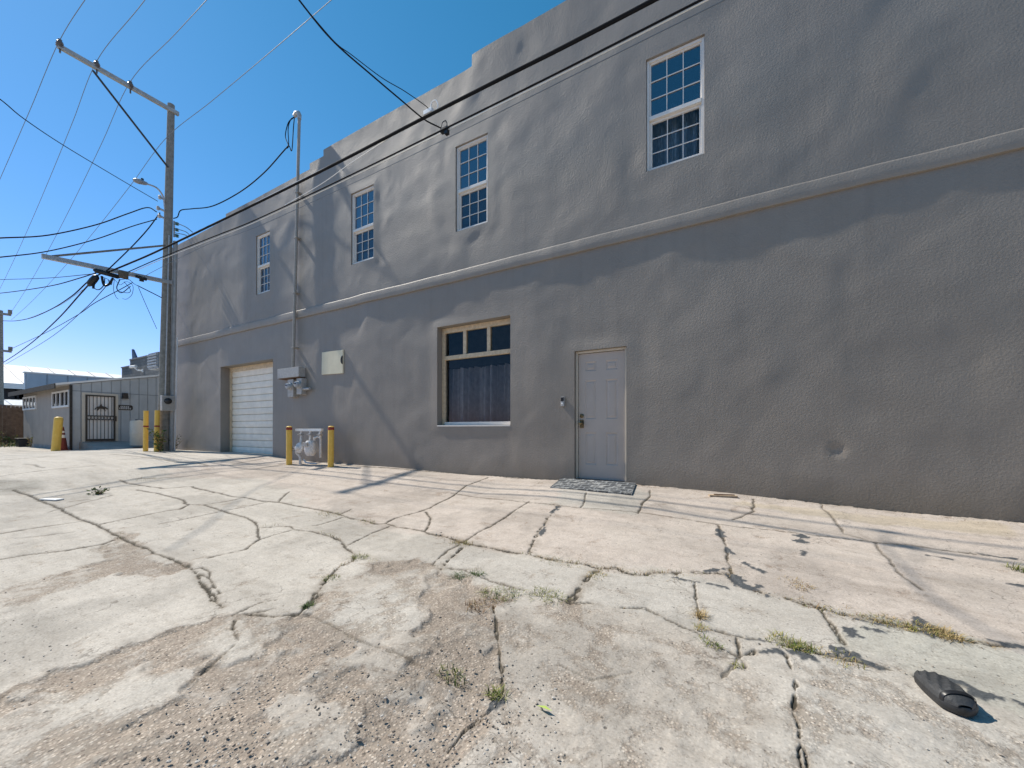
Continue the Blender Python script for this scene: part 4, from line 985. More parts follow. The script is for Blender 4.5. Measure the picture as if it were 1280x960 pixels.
for path in ([(143,349),(142,362),(145,371),(148,374)], [(143,349),(150,356),(158,352),(166,357),(165,368),(158,374),(153,373)], [(150,349),(146,360),(152,366),(163,358)], [(131,348),(130,356),(124,362),(118,360),(119,353)], [(155,352),(163,362),(160,366),(147,364)], [(135,350),(139,356),(141,348)], [(148,350),(160,349),(168,355),(172,357)], [(128,346),(136,350),(139,356)]):
    m.tube(cat_rom([pa(*k) for k in path], 6), rng.choice([.006, .008, .012]), 6)
tag(m.build('cable_tangle', M['cable'], None, q0, smooth=True), 'tangle of thin black loops dangling under the lower crossarm', 'cable')

# ------------------------------------------------------------------ METAL SHED WITH SECURITY GATE
US = -24.1
def siding(name, c, sc_=1.0):
    t = NT(name); co = t.coord(); sp = t.n('ShaderNodeSeparateXYZ'); t.l(co, sp.inputs[0])
    n = t.noise(1.6, 4, .6, co); cc = t.ramp(n, [(.3, tuple(x*.88 for x in c)), (.7, tuple(x*1.08 for x in c))])
    hp = t.math('ADD', sp.outputs[0], sp.outputs[1]); fr = t.math('FRACT', t.math('MULTIPLY', hp, 1/.31*sc_))
    gro = t.val(t.math('ABSOLUTE', t.math('SUBTRACT', fr, .5)), .44, .48, 0, 1)
    cc = t.mix(t.math('MULTIPLY', gro, .55), cc, tuple(x*.35 for x in c))
    nb = t.bump(t.math('SUBTRACT', 1.0, gro), .012, 1)
    t.bsdf(cc, .6, 0, nb, .35); return t.m
M['siding'] = siding('blue_gray_siding', (.47,.49,.50))
M['siding2'] = siding('gray_painted_boards', (.36,.32,.28), 1.3)
shc = PU(88, 562, US); shc.z = gz(shc.x, shc.y)
shr = PU(193, 552, US)
shed = empty('shed', (US, shc.y, shc.z), 'low blue gray sided shed with a sloping roof and a barred gate door', 'shed')
SO = (US, shc.y, shc.z)
def zs_(v): 
    t = (v+1.415)/(1.7+1.415); return zr(1.80+t*.70)
ud = -31.9; v0 = shc.y; v1 = 3.4
m = MB()
m.prism([(v0, shc.z-.2), (v1, shc.z-.2), (v1, zs_(v1)), (v0, zs_(v0))], 'x', US, US-.1); m.build('front_wall', M['siding'], shed, SO)
m = MB(); m.box((ud, v0+.003, shc.z-.2), (US-.101, v0+.1, zs_(v0)-.02)); m.box((ud, v0+.1, shc.z-.2), (ud+.1, v1, zs_(v0))); m.build('side_wall', M['siding2'], shed, SO)
m = MB(); m.box((ud+.1, v0-.02, shc.z-.2), (US-.2, v0+.002, shc.z+.14)); m.build('foundation', simple('block_foundation', (.3,.29,.28), .9, var=.3), shed, SO)
vE = v0-.42
m = MB(); 
m.prism([(vE, zs_(vE)+.02), (v1+.1, zs_(v1+.1)+.02), (v1+.1, zs_(v1+.1)+.10), (vE, zs_(vE)+.10)], 'x', US+.06, ud-.3); rf = m.build('roof', M['whiteroof'], shed, SO)
m = MB(); m.box((US+.05, vE-.03, zs_(vE)-.12), (ud-.3, vE-.001, zs_(vE)+.09)); m.build('fascia', M['shingle'], rf, SO)
m = MB(); m.prism([(vE, zs_(vE)-.03), (v0-.001, zs_(v0)-.03), (v0-.001, zs_(v0)+.018), (vE, zs_(vE)+.018)], 'x', US+.02, ud-.28); m.build('soffit', M['soffit'], rf, SO)
m = MB(); m.box((US+.002, v0-.03, shc.z-.1), (US+.05, v0+.05, zs_(v0)-.03)); m.build('corner_trim', M['shingle'], shed, SO)
m = MB(); zsm = PU(120, 490, US).z; m.box((US+.001, v0+.06, zsm-.012), (US+.012, v1, zsm+.012)); m.build('seam_strip', simple('seam_gray', (.22,.25,.28), .6), shed, SO)
def shed_window(xa, xb, yt, yb_):
    q0 = PV(xa, yt, v0); q1 = PV(xb, yb_, v0); a, b = q0.x, q1.x; zt_ = q0.z; zb_ = PV(xa, yb_+(562-557)*0, v0).z
    zb_ = q1.z
    m = MB(); rectframe(m, a, b, zb_, zt_, .075, v0-.05, v0+.0)
    for k in (1, 2, 3):
        uu = a+(b-a)*k/4; ww_ = .05 if k == 2 else .028; m.box((uu-ww_, v0-.045, zb_+.076), (uu+ww_, v0-.004, zt_-.076))
    w = m.build('window', M['white'], shed, SO)
    m = MB(); m.box((a+.074, v0-.02, zb_+.074), (b-.074, v0-.006, zt_-.074)); m.build('pane', simple('dark_pane', (.03,.03,.032), .1), w, SO)
shed_window(66.5, 87.5, 490.5, 508.5); shed_window(30, 46, 497, 511.5)
# gate
g0 = PU(106.3, 551.5, US); g1 = PU(143.5, 551, US); gt = PU(125, 494.3, US).z
ga, gb = g0.y, g1.y; gz0 = g0.z-.0
m = MB()
fx = US+.03
m.box((US+.002, ga-.10, gz0-.02), (US+.05, ga-.002, gt+.09)); m.box((US+.002, gb+.002, gz0-.02), (US+.05, gb+.10, gt+.09)); m.box((US+.002, ga-.0, gt+.003), (US+.05, gb+.0, gt+.09))
dfr = m.build('door_frame', M['beige'], shed, SO)
m = MB(); m.box((US+.001, ga, gz0), (US+.02, gb, gt)); m.build('door', simple('pale_door', (.92,.86,.80), .5, var=.05), shed, SO)
m = MB(); gx0, gx1 = US+.055, US+.09
def gbox(va, vb, za, zb_): m.box((gx0, va, za), (gx1, vb, zb_))
w_ = .055
gbox(ga, ga+w_, gz0, gt); gbox(gb-w_, gb, gz0, gt); gbox(ga+w_, gb-w_, gt-w_, gt); gbox(ga+w_, gb-w_, gz0, gz0+.09)
zm1 = gz0+(gt-gz0)*.46; zm2 = zm1+.17
gbox(ga+w_, gb-w_, zm1, zm1+.022); gbox(ga+w_, gb-w_, zm2, zm2+.022)
gate = m.build('security_gate', M['iron'], shed, SO)
m = MB()
for k in range(1, 8):
    vv = ga+(gb-ga)*k/8; m.box((gx0+.01, vv-.009, gz0+.091), (gx0+.028, vv+.009, zm1-.001)); m.box((gx0+.01, vv-.009, zm2+.023), (gx0+.028, vv+.009, gt-w_-.001))
m.build('bar', M['iron'], gate, SO)
m = MB(); n = 8
for k in range(n):
    c_ = Vector((gx0+.02, ga+w_+(gb-ga-2*w_)*(k+.5)/n, (zm1+zm2+.022)/2))
    m.tube([c_+Vector((0, .07*math.cos(a), .066*math.sin(a))) for a in np.linspace(0, 2*math.pi, 15)], .009, 6)
m.build('scroll_band', M['iron'], gate, SO)
# bucking horse and rider silhouette welded on the gate
HS = [(-.30,-.20),(-.26,-.06),(-.18,.03),(-.08,.06),(-.05,.10),(-.04,.18),(.00,.24),(.03,.20),(.05,.11),(.12,.06),(.20,.05),(.27,.0),(.32,-.08),(.30,-.13),(.24,-.09),(.20,-.07),(.19,-.16),(.22,-.24),(.19,-.25),(.15,-.15),(.10,-.10),(-.02,-.08),(-.08,-.10),(-.14,-.22),(-.18,-.21),(-.14,-.09),(-.20,-.07),(-.26,-.16)]
hc = (ga*.5+gb*.5, zm2+(gt-zm2)*.42)
m = MB(); m.prism([(hc[0]+x_*.68, hc[1]+z_*.66) for x_, z_ in HS], 'x', gx0+.03, gx0+.042); m.build('horse_emblem', M['iron'], gate, SO)
m = MB(); m.box((gx0, gb-.06, zm1-.05), (gx1+.03, gb+.03, zm1+.18)); m.build('lock', M['iron'], gate, SO)
# lamp and sign by the gate
q = PU(155.2, 495, US); wl = empty('wall_lamp', q, 'black wedge shaped wall lamp right of the barred gate', 'wall lamp')
m = MB(); m.prism([(-.10, -.13), (.12, -.13), (.09, .13), (-.07, .13)], 'x', .002, .14); m.build('housing', M['black'], wl, bevel=.01)
m = MB(); m.box((.03, -.07, -.14), (.12, .09, -.131)); m.build('lens', M['galv'], wl)
q = PU(156.3, 509.5, US); sg = empty('house_sign', q, 'small black address plate with pale characters under the wall lamp', 'sign')
m = MB(); hw, hh_ = .26, .115; k_ = .05
m.prism([(-hw+k_, -hh_), (hw-k_, -hh_), (hw, -hh_+k_), (hw, hh_-k_), (hw-k_, hh_), (-hw+k_, hh_), (-hw, hh_-k_), (-hw, -hh_+k_)], 'x', .003, .02); m.build('plate', M['black'], sg)
m = MB(); rr = random.Random(3)
for row, zc_ in ((0, .035), (1, -.04)):
    vv = -.15 if row == 0 else -.19
    while vv < (.13 if row == 0 else .17):
        w2 = rr.uniform(.03, .05); 
        m.box((.0205, vv, zc_-.03), (.024, vv+.012, zc_+.03)); m.box((.0205, vv+.013, zc_+.012), (.024, vv+w2, zc_+.03)); m.box((.0205, vv+.013, zc_-.03), (.024, vv+w2, zc_-.014)); vv += w2+.02
m.build('lettering', M['white'], sg)
q = PU(173, 556, US+.45); q = P(173.5, 556.5, 17.0); bar_ = empty('barrel', (q.x, q.y, q.z), 'beige plastic barrel standing against the shed behind the bollards', 'barrel')
m = MB(); m.lathe([(.27, 0), (.285, .03), (.285, .5), (.29, .52), (.285, .54), (.285, 1.0), (.26, 1.06), (.2, 1.07), (.002, 1.07)], 24); m.build('drum', M['beige'], bar_, smooth=True)
for bx_, by_ in ((.1, -.1), (-.05, .12)): MB().lathe([(.05, 1.07), (.05, 1.11), (.002, 1.112)], 10, 0, Matrix.Translation((bx_, by_, 0))).build('bung', M['black'], bar_)
# concrete ramp up to the gate
m = MB(); za = q.z-.01; f0 = US+1.7
vsr = []
for (uu, vv) in ((US+.0, v0+.25), (US+.0, 4.0), (f0, 4.0), (f0, v0+.55)):
    vsr.append((uu, vv, g0.z-.03 if uu < f0 else gz(uu, vv)+.004))
vsr[3] = (f0, v0+.55, gz(f0, v0+.55)+.004)
m.quadmesh(vsr+[(x_, y_, z_-.6) for x_, y_, z_ in vsr], [(0,1,2,3), (0,3,7,4), (3,2,6,7), (1,0,4,5), (2,1,5,6)])
tag(m.build('ramp', simple('ramp_concrete', (.40,.38,.36), .9, var=.2, scale=4, bump=.002), None), kind='structure')
# crate by the shed's far corner
q = depth_at(30, 556, 19.6); m = MB(); m.box((-.30, -.22, -.02), (.30, .22, .38)); m.box((-.34, -.26, .38), (.34, .26, .43))
o = m.build('planter_box', M['black'], None, bevel=.02); o.location = q; tag(o, 'low black tub at the far corner of the shed by the fence', 'tub')

# ------------------------------------------------------------------ things behind the shed
uf = -34.0
f0_ = PU(29, 553, uf); f1_ = PU(-70, 553, uf)
fb = gz(uf, -2)-.05; ft = PU(15, 507.5, uf).z
fen = empty('wooden_fence', (uf, f0_.y, fb), 'brown board fence at the left edge beyond the shed', 'fence')
m = MB(); vv = f0_.y; k = 0; rr = random.Random(5)
while vv > f1_.y-3:
    m.box((uf, vv-.135, fb), (uf+.02, vv, ft+rr.uniform(-.015, .015))); vv -= .142
m.build('boards', M['fencewood'], fen, (uf, f0_.y, fb))
m = MB(); m.box((uf-.06, f1_.y-3, ft-.2), (uf-.001, f0_.y, ft-.12)); m.box((uf+.0, f1_.y-3, ft+.016), (uf+.03, f0_.y, ft+.05)); m.build('rail', M['fencewood'], fen, (uf, f0_.y, fb))

ub = -38.0; c0 = PU(31.8, 466, ub); c1 = PU(150, 474.5, ub)
bb = empty('metal_building', (ub, c0.y, gz(ub, 0)), 'pale blue metal building rising behind the shed roof', 'building')
M['bluesiding'] = siding('blue_metal_panels', (.40,.50,.60), .35)
m = MB(); m.prism([(c0.y, gz(ub, 0)-.2), (14, gz(ub, 0)-.2), (14, c1.z-.1), (c1.y, c1.z), (c0.y, c0.z)], 'x', ub, ub-.35); m.build('wall', M['bluesiding'], bb, (ub, c0.y, gz(ub, 0)))
m = MB(); m.prism([(c0.y-.06, c0.z+.004), (c1.y, c1.z+.004), (14, c1.z-.09), (14, c1.z+.0), (c1.y, c1.z+.08), (c0.y-.06, c0.z+.08)], 'x', ub+.06, ub-.4); m.build('roof_edge', M['whiteroof'], bb, (ub, c0.y, gz(ub, 0)))

ur, ue = -56.0, -48.5
r0 = PU(29, 457.8, ur); e0 = PU(15, 479, ue)
wr = empty('white_roofed_building', (ue, -6, gz(ue, -6)), 'large building with a bright white ribbed metal roof in the distance', 'building'); wo = (ue, -6, gz(ue, -6))
zR = r0.z; zE = e0.z
m = MB(); m.quadmesh([(ue, -14, zE), (ue, 16, zE), (ur, 16, zR), (ur, -14, zR), (2*ur-ue, -14, zE), (2*ur-ue, 16, zE)], [(0,1,2,3), (3,2,5,4)])
roof = m.build('roof', M['whiteroof'], wr, wo)
m = MB()
for k in range(24):
    vv = -14+30*k/23; m.bar((ue, vv, zE+.04), (ur, vv, zR+.04), .08, .07)
m.build('roof_rib', simple('roof_rib', (.62,.56,.52), .5), roof, wo)
m = MB(); m.box((ue-.02, -14, zE-.42), (ue+.03, 16, zE-.01)); m.build('gutter', M['white'], roof, wo)
m = MB(); m.box((ue-15, -13.5, gz(ue, -6)-.2), (ue-.8, 15.5, zE-.05)); m.build('wall', M['brownwall'], wr, wo)
for xx in (-12, 5, 24.2, 29.3):
    q = PU(xx, 489, ue-.75); m = MB(); wdt = .8 if xx < 20 else .42
    rectframe(m, 0, 1, 0, 1, .1, 0, .05) if False else None
    m.box((ue-.78, q.y-wdt, q.z-.75), (ue-.72, q.y+wdt, q.z+.55)); wn_ = m.build('window', M['white'] if xx > 20 else M['beige'], wr, wo)
    m = MB(); m.box((ue-.719, q.y-wdt+.18, q.z-.6), (ue-.70, q.y+wdt-.18, q.z+.4)); m.build('pane', M['dark'], wn_, wo)
q = PU(14, 503, -41.0); lw = empty('lean_to', (-41, q.y, gz(-41, q.y)), 'dark lean to with a pale blue tarp roof behind the fence', 'shelter'); lo_ = (-41, q.y, gz(-41, q.y))
zt_ = q.z; m = MB(); m.quadmesh([(-39.5, q.y-4, zt_-.55), (-39.5, q.y+1.6, zt_-.35), (-42.5, q.y+1.6, zt_+.3), (-42.5, q.y-4, zt_+.1), (-39.5, q.y-4, zt_-.59), (-39.5, q.y+1.6, zt_-.39), (-42.5, q.y+1.6, zt_+.26), (-42.5, q.y-4, zt_+.06)], [(0,1,2,3), (4,7,6,5), (0,4,5,1), (1,5,6,2), (2,6,7,3), (3,7,4,0)])
m.build('roof', simple('tarp_blue', (.30,.36,.42), .6, var=.4, scale=5), lw, lo_)
m = MB()
for vv in (q.y-3.8, q.y-1.2, q.y+1.4): m.box((-39.7, vv-.06, fb), (-39.58, vv+.06, zt_-.5)); m.box((-42.4, vv-.06, fb), (-42.28, vv+.06, zt_+.1))
m.build('post', M['brownwall'], lw, lo_)

def block_mat():
    t = NT('gray_block'); co = t.coord(); br = t.n('ShaderNodeTexBrick'); 
    mp = t.n('ShaderNodeMapping'); mp.inputs['Rotation'].default_value = (R(90), 0, 0); t.l(co, mp.inputs['Vector']); t.l(mp.outputs[0], br.inputs['Vector'])
    br.inputs['Scale'].default_value = 1; br.inputs['Brick Width'].default_value = .41; br.inputs['Row Height'].default_value = .205; br.inputs['Mortar Size'].default_value = .012
    br.inputs['Color1'].default_value = (.17,.17,.165,1); br.inputs['Color2'].default_value = (.13,.13,.128,1); br.inputs['Mortar'].default_value = (.085,.085,.083,1)
    t.bsdf(br.outputs['Color'], .9); return t.m
M['block'] = block_mat()
vb = 3.9; k0 = PV(152.2, 460.3, vb); k1 = PV(162.5, 450.8, vb); gb0 = gz(-30, 0)
cb = empty('block_building', (k0.x, vb, gb0), 'gray concrete block building with stepped top behind the shed', 'building'); cbo = (k0.x, vb, gb0)
m = MB(); m.prism([(k0.x, gb0-.2), (-21, gb0-.2), (-21, k1.z), (k1.x, k1.z), (k1.x, k0.z), (k0.x, k0.z)], 'y', vb, vb+7); m.build('wall', M['block'], cb, cbo)
m = MB(); m.box((k1.x+.01, vb-.04, k1.z+.003), (-20.9, vb+.3, k1.z+.09)); m.box((k0.x-.04, vb-.04, k0.z+.003), (k1.x-.01, vb+.3, k0.z+.07)); m.build('coping', simple('coping_gray', (.2,.2,.2), .8), cb, cbo)
q0 = PV(185.3, 442.3, vb-.9); q1 = PV(197, 460, vb-.9)
ac = empty('evaporative_cooler', (q0.x, vb-.5, q1.z), 'gray louvered cooler unit mounted on the block building', 'cooler')
m = MB(); m.box((0, -.4, 0), (1.3, .49, q0.z-q1.z)); m.build('housing', simple('cooler_gray', (.2,.21,.22), .6), ac, bevel=.02)
m = MB()
for k in range(5): m.box((.06, -.46, .10+.2*k*(q0.z-q1.z)/1.15), (1.24, -.401, .19+.2*k*(q0.z-q1.z)/1.15))
m.build('louver', simple('louver_gray', (.27,.285,.30), .6), ac)
q = PV(168.5, 459.5, vb-.3); cam_ = empty('security_camera', q, 'white security camera pointing out from the block building wall', 'camera')
m = MB(); m.tube([(-.28, -.12, .04), (.18, .0, .06)], .09, 12); m.build('housing', M['white'], cam_, smooth=True)
m = MB(); m.tube([(0, 0, -.02), (.12, .1, -.16), (.35, .28, -.2)], .04, 8); m.box((.3, .24, -.28), (.42, .3, -.08)); m.build('bracket', M['white'], cam_)
q = PV(169, 449.5, vb+1.2); fl = empty('folded_flag', (q.x, q.y, q.z-.1), 'dark blue folded cloth pointing up above the block building roof', 'flag')
qa = PV(166.3, 436.8, vb+1.2); qb = PV(172.5, 448.5, vb+1.2)
m = MB(); m.prism([(-.30, -.2), (qb.x-q.x, .0), (qa.x-q.x+.05, qa.z-q.z+.1), (qa.x-q.x-.05, qa.z-q.z+.1)], 'y', -.07, .07); m.build('cloth', M['flagblue'], fl, bevel=.02)
m = MB(); m.tube([(qa.x-q.x, 0, -.3), (qa.x-q.x, 0, qa.z-q.z+.15)], .02, 8); m.build('staff', M['galv'], fl)

# ------------------------------------------------------------------ doormat
cs = [GP(701, 599.3), GP(795, 605.5), GP(789.6, 619.3), GP(687.8, 610.3)]
mo = cs[0]*.25+cs[1]*.25+cs[2]*.25+cs[3]*.25
nx, ny = 28, 14; V = []
for lay in (0, 1):
    for j in range(ny+1):
        for i in range(nx+1):
            a = cs[0].lerp(cs[1], i/nx); b = cs[3].lerp(cs[2], i/nx); q = a.lerp(b, j/ny)
            V.append((q.x-mo.x, q.y-mo.y, gz(q.x, q.y)+(.020 if lay == 0 else -.01)+.003*math.sin(i*.9)*math.sin(j*.7)-mo.z))
fs = []; st = nx+1; L2 = st*(ny+1)
for j in range(ny):
    for i in range(nx): fs.append((j*st+i, (j+1)*st+i, (j+1)*st+i+1, j*st+i+1)); 
ring = [i for i in range(st)]+[j*st+nx for j in range(1, ny+1)]+[ny*st+i for i in range(nx-1, -1, -1)]+[j*st for j in range(ny-1, 0, -1)]
for a, b in zip(ring, ring[1:]+ring[:1]): fs.append((a, b, b+L2, a+L2))
def mat_mat():
    t = NT('worn_rubber_mat'); co = t.coord(); br = t.n('ShaderNodeTexBrick'); mp = t.n('ShaderNodeMapping'); t.l(co, mp.inputs['Vector']); mp.inputs['Rotation'].default_value = (0, 0, R(-3))
    t.l(mp.outputs[0], br.inputs['Vector']); br.inputs['Scale'].default_value = 1; br.inputs['Brick Width'].default_value = .16; br.inputs['Row Height'].default_value = .13; br.inputs['Mortar Size'].default_value = .012
    br.inputs['Color1'].default_value = (.055,.06,.066,1); br.inputs['Color2'].default_value = (.085,.09,.095,1); br.inputs['Mortar'].default_value = (.24,.25,.26,1)
    n = t.noise(9, 5, .7, co); c = t.mix(t.val(n, .5, .62, 0, .85), br.outputs['Color'], (.40,.40,.39))
    n2 = t.noise(90, 3, .7, co); c = t.mix(.6, c, t.ramp(n2, [(.35, (.5,.5,.5)), (.65, (1.3,1.3,1.3))]), 'MULTIPLY')
    t.bsdf(c, .8, 0, t.bump(n2, .004), .3); return t.m
m = MB(); m.quadmesh(V, fs); dm = m.build('doormat', mat_mat(), None, fix=False); dm.location = mo
if dm.data.polygons[0].normal.z < 0: dm.data.flip_normals()
tag(dm, 'worn gray patterned rubber doormat in front of the gray entry door', 'doormat')

# small things on the ground
q0 = GP(886, 620); q1 = GP(921, 621.5); o = empty('wood_scrap', (q0+q1)/2, 'short piece of pale scrap wood lying by the wall right of the door', 'wood')
d = (q1-q0); L_ = d.length; o.rotation_euler = (0, 0, math.atan2(d.y, d.x))
MB().box((-L_/2, -.045, .0), (L_/2, .03, .022)).build('board', M['wood'], o, bevel=.003); MB().box((-L_/2+.06, -.02, .0225), (L_/2-.03, .0, .034)).build('splinter', M['rust'], o)
def shoe():
    a = GP(1156, 849); b = GP(1207, 897); c = (a+b)/2; d = b-a; L_ = d.length*1.05
    o = empty('shoe', (c.x, c.y, gz(c.x, c.y)), 'flat black rubber shoe lying on the cracked concrete at the lower right', 'shoe', rz=math.atan2(d.y, d.x))
    n = 24
    wd_ = lambda t: L_*(.20+.055*math.sin(t*math.pi*1.0)+.02*t)*min(1, (t/.10)**.5 if t < .10 else 1)*min(1, ((1-t)/.16)**.5 if t > .84 else 1)
    def layer(z, s):
        pts = []
        ts = [0.004]+[i/n for i in range(1, n)]+[.996]
        for t in ts: pts.append((L_*(t-.5)*s, wd_(t)*s, z))
        for t in ts[::-1]: pts.append((L_*(t-.5)*s, -wd_(t)*s*.92, z))
        return pts
    lay = [layer(.0, .97), layer(.012, 1.0), layer(.026, 1.0), layer(.034, .95)]; N = len(lay[0]); V = sum(lay, []); fs = []
    for r_ in range(3):
        for k in range(N): fs.append((r_*N+k, r_*N+(k+1) % N, (r_+1)*N+(k+1) % N, (r_+1)*N+k))
    fs += [tuple(range(N-1, -1, -1)), tuple(3*N+k for k in range(N))]
    MB().quadmesh(V, fs).build('sole', M['rubber'], o, smooth=True)
    # upper: low dome over the whole length, closed by a toe strap
    hh_ = lambda t: .031+.046*max(0, 1-abs(2*t-1)**5)*(.62+.38*t)
    V = []; fs = []; nn = 14
    for i in range(n+1):
        t = .03+.94*i/n; w = wd_(t)*.9; h = hh_(t)
        for k in range(nn+1):
            a_ = math.pi*k/nn; cr = .006*math.sin(9*a_+t*20)*(t < .75)
            V.append((L_*(t-.5), -w*math.cos(a_), .03+(h-.03+cr)*math.sin(a_)**.6))
    for i in range(n):
        for k in range(nn): fs.append((i*(nn+1)+k, (i+1)*(nn+1)+k, (i+1)*(nn+1)+k+1, i*(nn+1)+k+1))
    MB().quadmesh(V, fs).build('upper', simple('worn_charcoal', (.045,.047,.05), .6, var=.35, scale=14, bump=.003), o, smooth=True)
    V = []; fs = []
    for i in range(3):
        t = .80+.03*i; w = wd_(t)*.93; h = hh_(t)+.004
        for k in range(nn+1):
            a_ = math.pi*k/nn; V.append((L_*(t-.5), -w*math.cos(a_), .032+(h-.03)*math.sin(a_)**.6))
    for i in range(2):
        for k in range(nn): fs.append((i*(nn+1)+k, (i+1)*(nn+1)+k, (i+1)*(nn+1)+k+1, i*(nn+1)+k+1))
    MB().quadmesh(V, fs).build('toe_strap', M['black'], o, smooth=True)
shoe()
q = GP(65, 625); m = MB(); m.box((-.16, -.05, 0), (.16, .05, .02)); o = m.build('litter', M['white'], None, bevel=.006); o.location = (q.x, q.y, gz(q.x, q.y)); o.rotation_euler = (0, 0, R(20)); tag(o, 'small flat white piece of litter on the concrete at far left', 'litter')
q = GP(680.5, 888); m = MB(); m.quadmesh([(-.035, 0, .004), (0, -.009, .012), (.035, 0, .006), (0, .009, .010)], [(0,1,2,3)])
o = m.build('leaf', simple('lime_leaf', (.42,.55,.08), .6), None); o.location = (q.x, q.y, gz(q.x, q.y)+.004); tag(o, 'single bright yellow green leaf lying on the worn concrete', 'leaf')

# ------------------------------------------------------------------ weeds
def leafmat(name, c):
    t = NT(name); co = t.coord(); n = t.noise(40, 2, .5, co); cc = t.ramp(n, [(.3, tuple(x*.6 for x in c)), (.7, tuple(min(1, x*1.3) for x in c))])
    b = t.bsdf(cc, .7, 0, None, .3); return t.m
LM = [leafmat('green_blade', (.10,.15,.03)), leafmat('yellow_green_blade', (.26,.26,.07)), leafmat('dry_straw', (.42,.31,.15)), leafmat('brown_straw', (.24,.14,.07)), leafmat('deep_green', (.05,.11,.03))]
rg_ = random.Random(11)
def blade(m, p, h, w, lean, az, mi):
    d = Vector((math.cos(az), math.sin(az), 0)); s = Vector((-d.y, d.x, 0))*w
    a = p; b = p+d*lean*.35+Vector((0, 0, h*.6)); c = p+d*lean+Vector((0, 0, h*(1-.35*min(1, lean/max(h, .01)))))
    m.quadmesh([a-s, a+s, b+s*.7, b-s*.7, c], [(0,1,2,3), (3,2,4)], mi)
def tuft(m, p, r, n, h, mix, el=1.0, ang=0):
    for _ in range(int(n*1.35)):
        a = rg_.uniform(0, 6.28); rr_ = r*math.sqrt(rg_.random()); dx_ = math.cos(a)*rr_*el; dy_ = math.sin(a)*rr_
        q = Vector((p.x+dx_*math.cos(ang)-dy_*math.sin(ang), p.y+dx_*math.sin(ang)+dy_*math.cos(ang), 0)); q.z = gz(q.x, q.y)-.02
        blade(m, q, h*rg_.uniform(.2, .8)+.018, rg_.uniform(.0012, .0026), h*rg_.uniform(.3, 1.3), rg_.uniform(0, 6.28), rg_.choice(mix))
m = MB()
G, YG, DR, BR, DG = 0, 1, 2, 3, 4
for (x, y, r, n, h, mix, el, an) in [
  (627,744,.09,150,.075,[G,YG,YG,G],1.6,.2),(607,756,.09,130,.05,[BR,DR,BR],1.5,.8),(682,745.5,.085,150,.07,[G,YG,YG],1.7,-.1),(575,721,.045,80,.06,[DG,G],1.2,0),
  (596.7,719,.05,90,.07,[DG,G],1.2,0),(450,697,.06,90,.06,[G,YG,YG],1.3,0),(464,700.5,.06,50,.03,[YG,DR],1.6,0),(471.7,672,.08,60,.02,[BR,DR,G],1.6,0),(410,642.5,.10,90,.06,[YG,YG,DR],2.2,-.1),
  (458,651.5,.07,60,.035,[YG,DR],2.5,-.15),(577,679,.07,100,.05,[DR,DR,YG],1.7,.3),(562,674,.09,80,.03,[BR,DR],2.2,-.2),(700,703,.09,100,.05,[YG,G,DR],2.2,-.1),(685,698,.06,50,.03,[DR,YG],2,0),(744,720,.08,110,.05,[DR,DR,YG],1,1),(752,712,.06,50,.04,[DR,BR],2,0),
  (815,717,.10,100,.035,[DR,YG,DR],3,0),(1001.6,734,.07,90,.06,[DR,DR,BR],1,0),(990,727,.06,50,.05,[DR],1.4,.3),(874.7,770,.045,70,.07,[DR,DR],.7,0),(877,786,.035,40,.05,[YG,DR],1,0),(886,803,.04,60,.035,[YG,G],1.6,-.5),
  (985,803,.07,110,.06,[YG,DR,YG],1.6,-.2),(998,808,.045,80,.055,[G,YG],1.4,-.2),(1036,818,.07,80,.035,[DR,YG],2.3,-.2),(1140,783,.08,120,.05,[DR,YG,DR],2.3,-.2),(1162,788,.07,90,.06,[YG,DR],2,-.2),(1181,794,.06,110,.08,[DR,DR],1.3,0),(1210,801,.07,50,.03,[DR,BR],2,-.2),
  (1275,712,.07,70,.09,[G,YG],1,0),(385.5,757,.035,60,.05,[DG,G],1,0),(414,723,.06,70,.045,[YG,G],1.3,.5),(565,842,.05,60,.03,[G,YG],1.8,-.4),(621,868,.035,60,.045,[G,YG],1.3,0),(143,670,.12,60,.02,[G,BR],1.5,0),(175,597,.2,60,.05,[YG,DR],2,0),
  (520,592,.1,60,.015,[BR,DR],3,0),(560,595,.08,40,.012,[BR],3,0),(668,603,.08,60,.02,[BR,DR],3,0),(870,615,.1,60,.018,[BR,DR],3,-.1),(935,621,.1,50,.015,[BR],3,-.1),(1000,629,.1,70,.015,[BR,DR],4,-.1),(1080,638,.12,60,.015,[BR,DR],4,-.1),(1170,646,.12,60,.018,[BR,DR],4,-.1),(1250,654,.1,60,.02,[BR,DR],4,-.1),(345,572,.1,50,.03,[BR,G],3,0),
  (923,832,.03,25,.03,[YG],1,0),(960,743,.06,50,.03,[DR,BR],2,-.2),(1017,757,.08,90,.035,[DR,BR,YG],2,-.2),(1050,766,.08,80,.03,[DR,BR],2.2,-.2),(1085,772,.09,90,.035,[DR,DR,YG],2.2,-.2),(1112,779,.07,90,.045,[YG,DR],2,-.2),(905,715,.07,50,.03,[DR],2.2,0),(860,715,.08,60,.03,[DR,YG],2.4,0),(774,762,.06,60,.025,[BR,DR],2,0),(631,600.5,.06,70,.03,[BR,DR],2.5,0),(808,608,.06,50,.025,[DR,BR],2.5,-.1),(830,609.5,.07,60,.02,[BR],3,0),(712,599,.03,20,.02,[BR],3,0),(690,748,.03,30,.03,[DR],2,0),(659,741,.04,40,.03,[BR,DR],2,0)]:
    tuft(m, GP(x, y), r, n, h, mix, el, an)
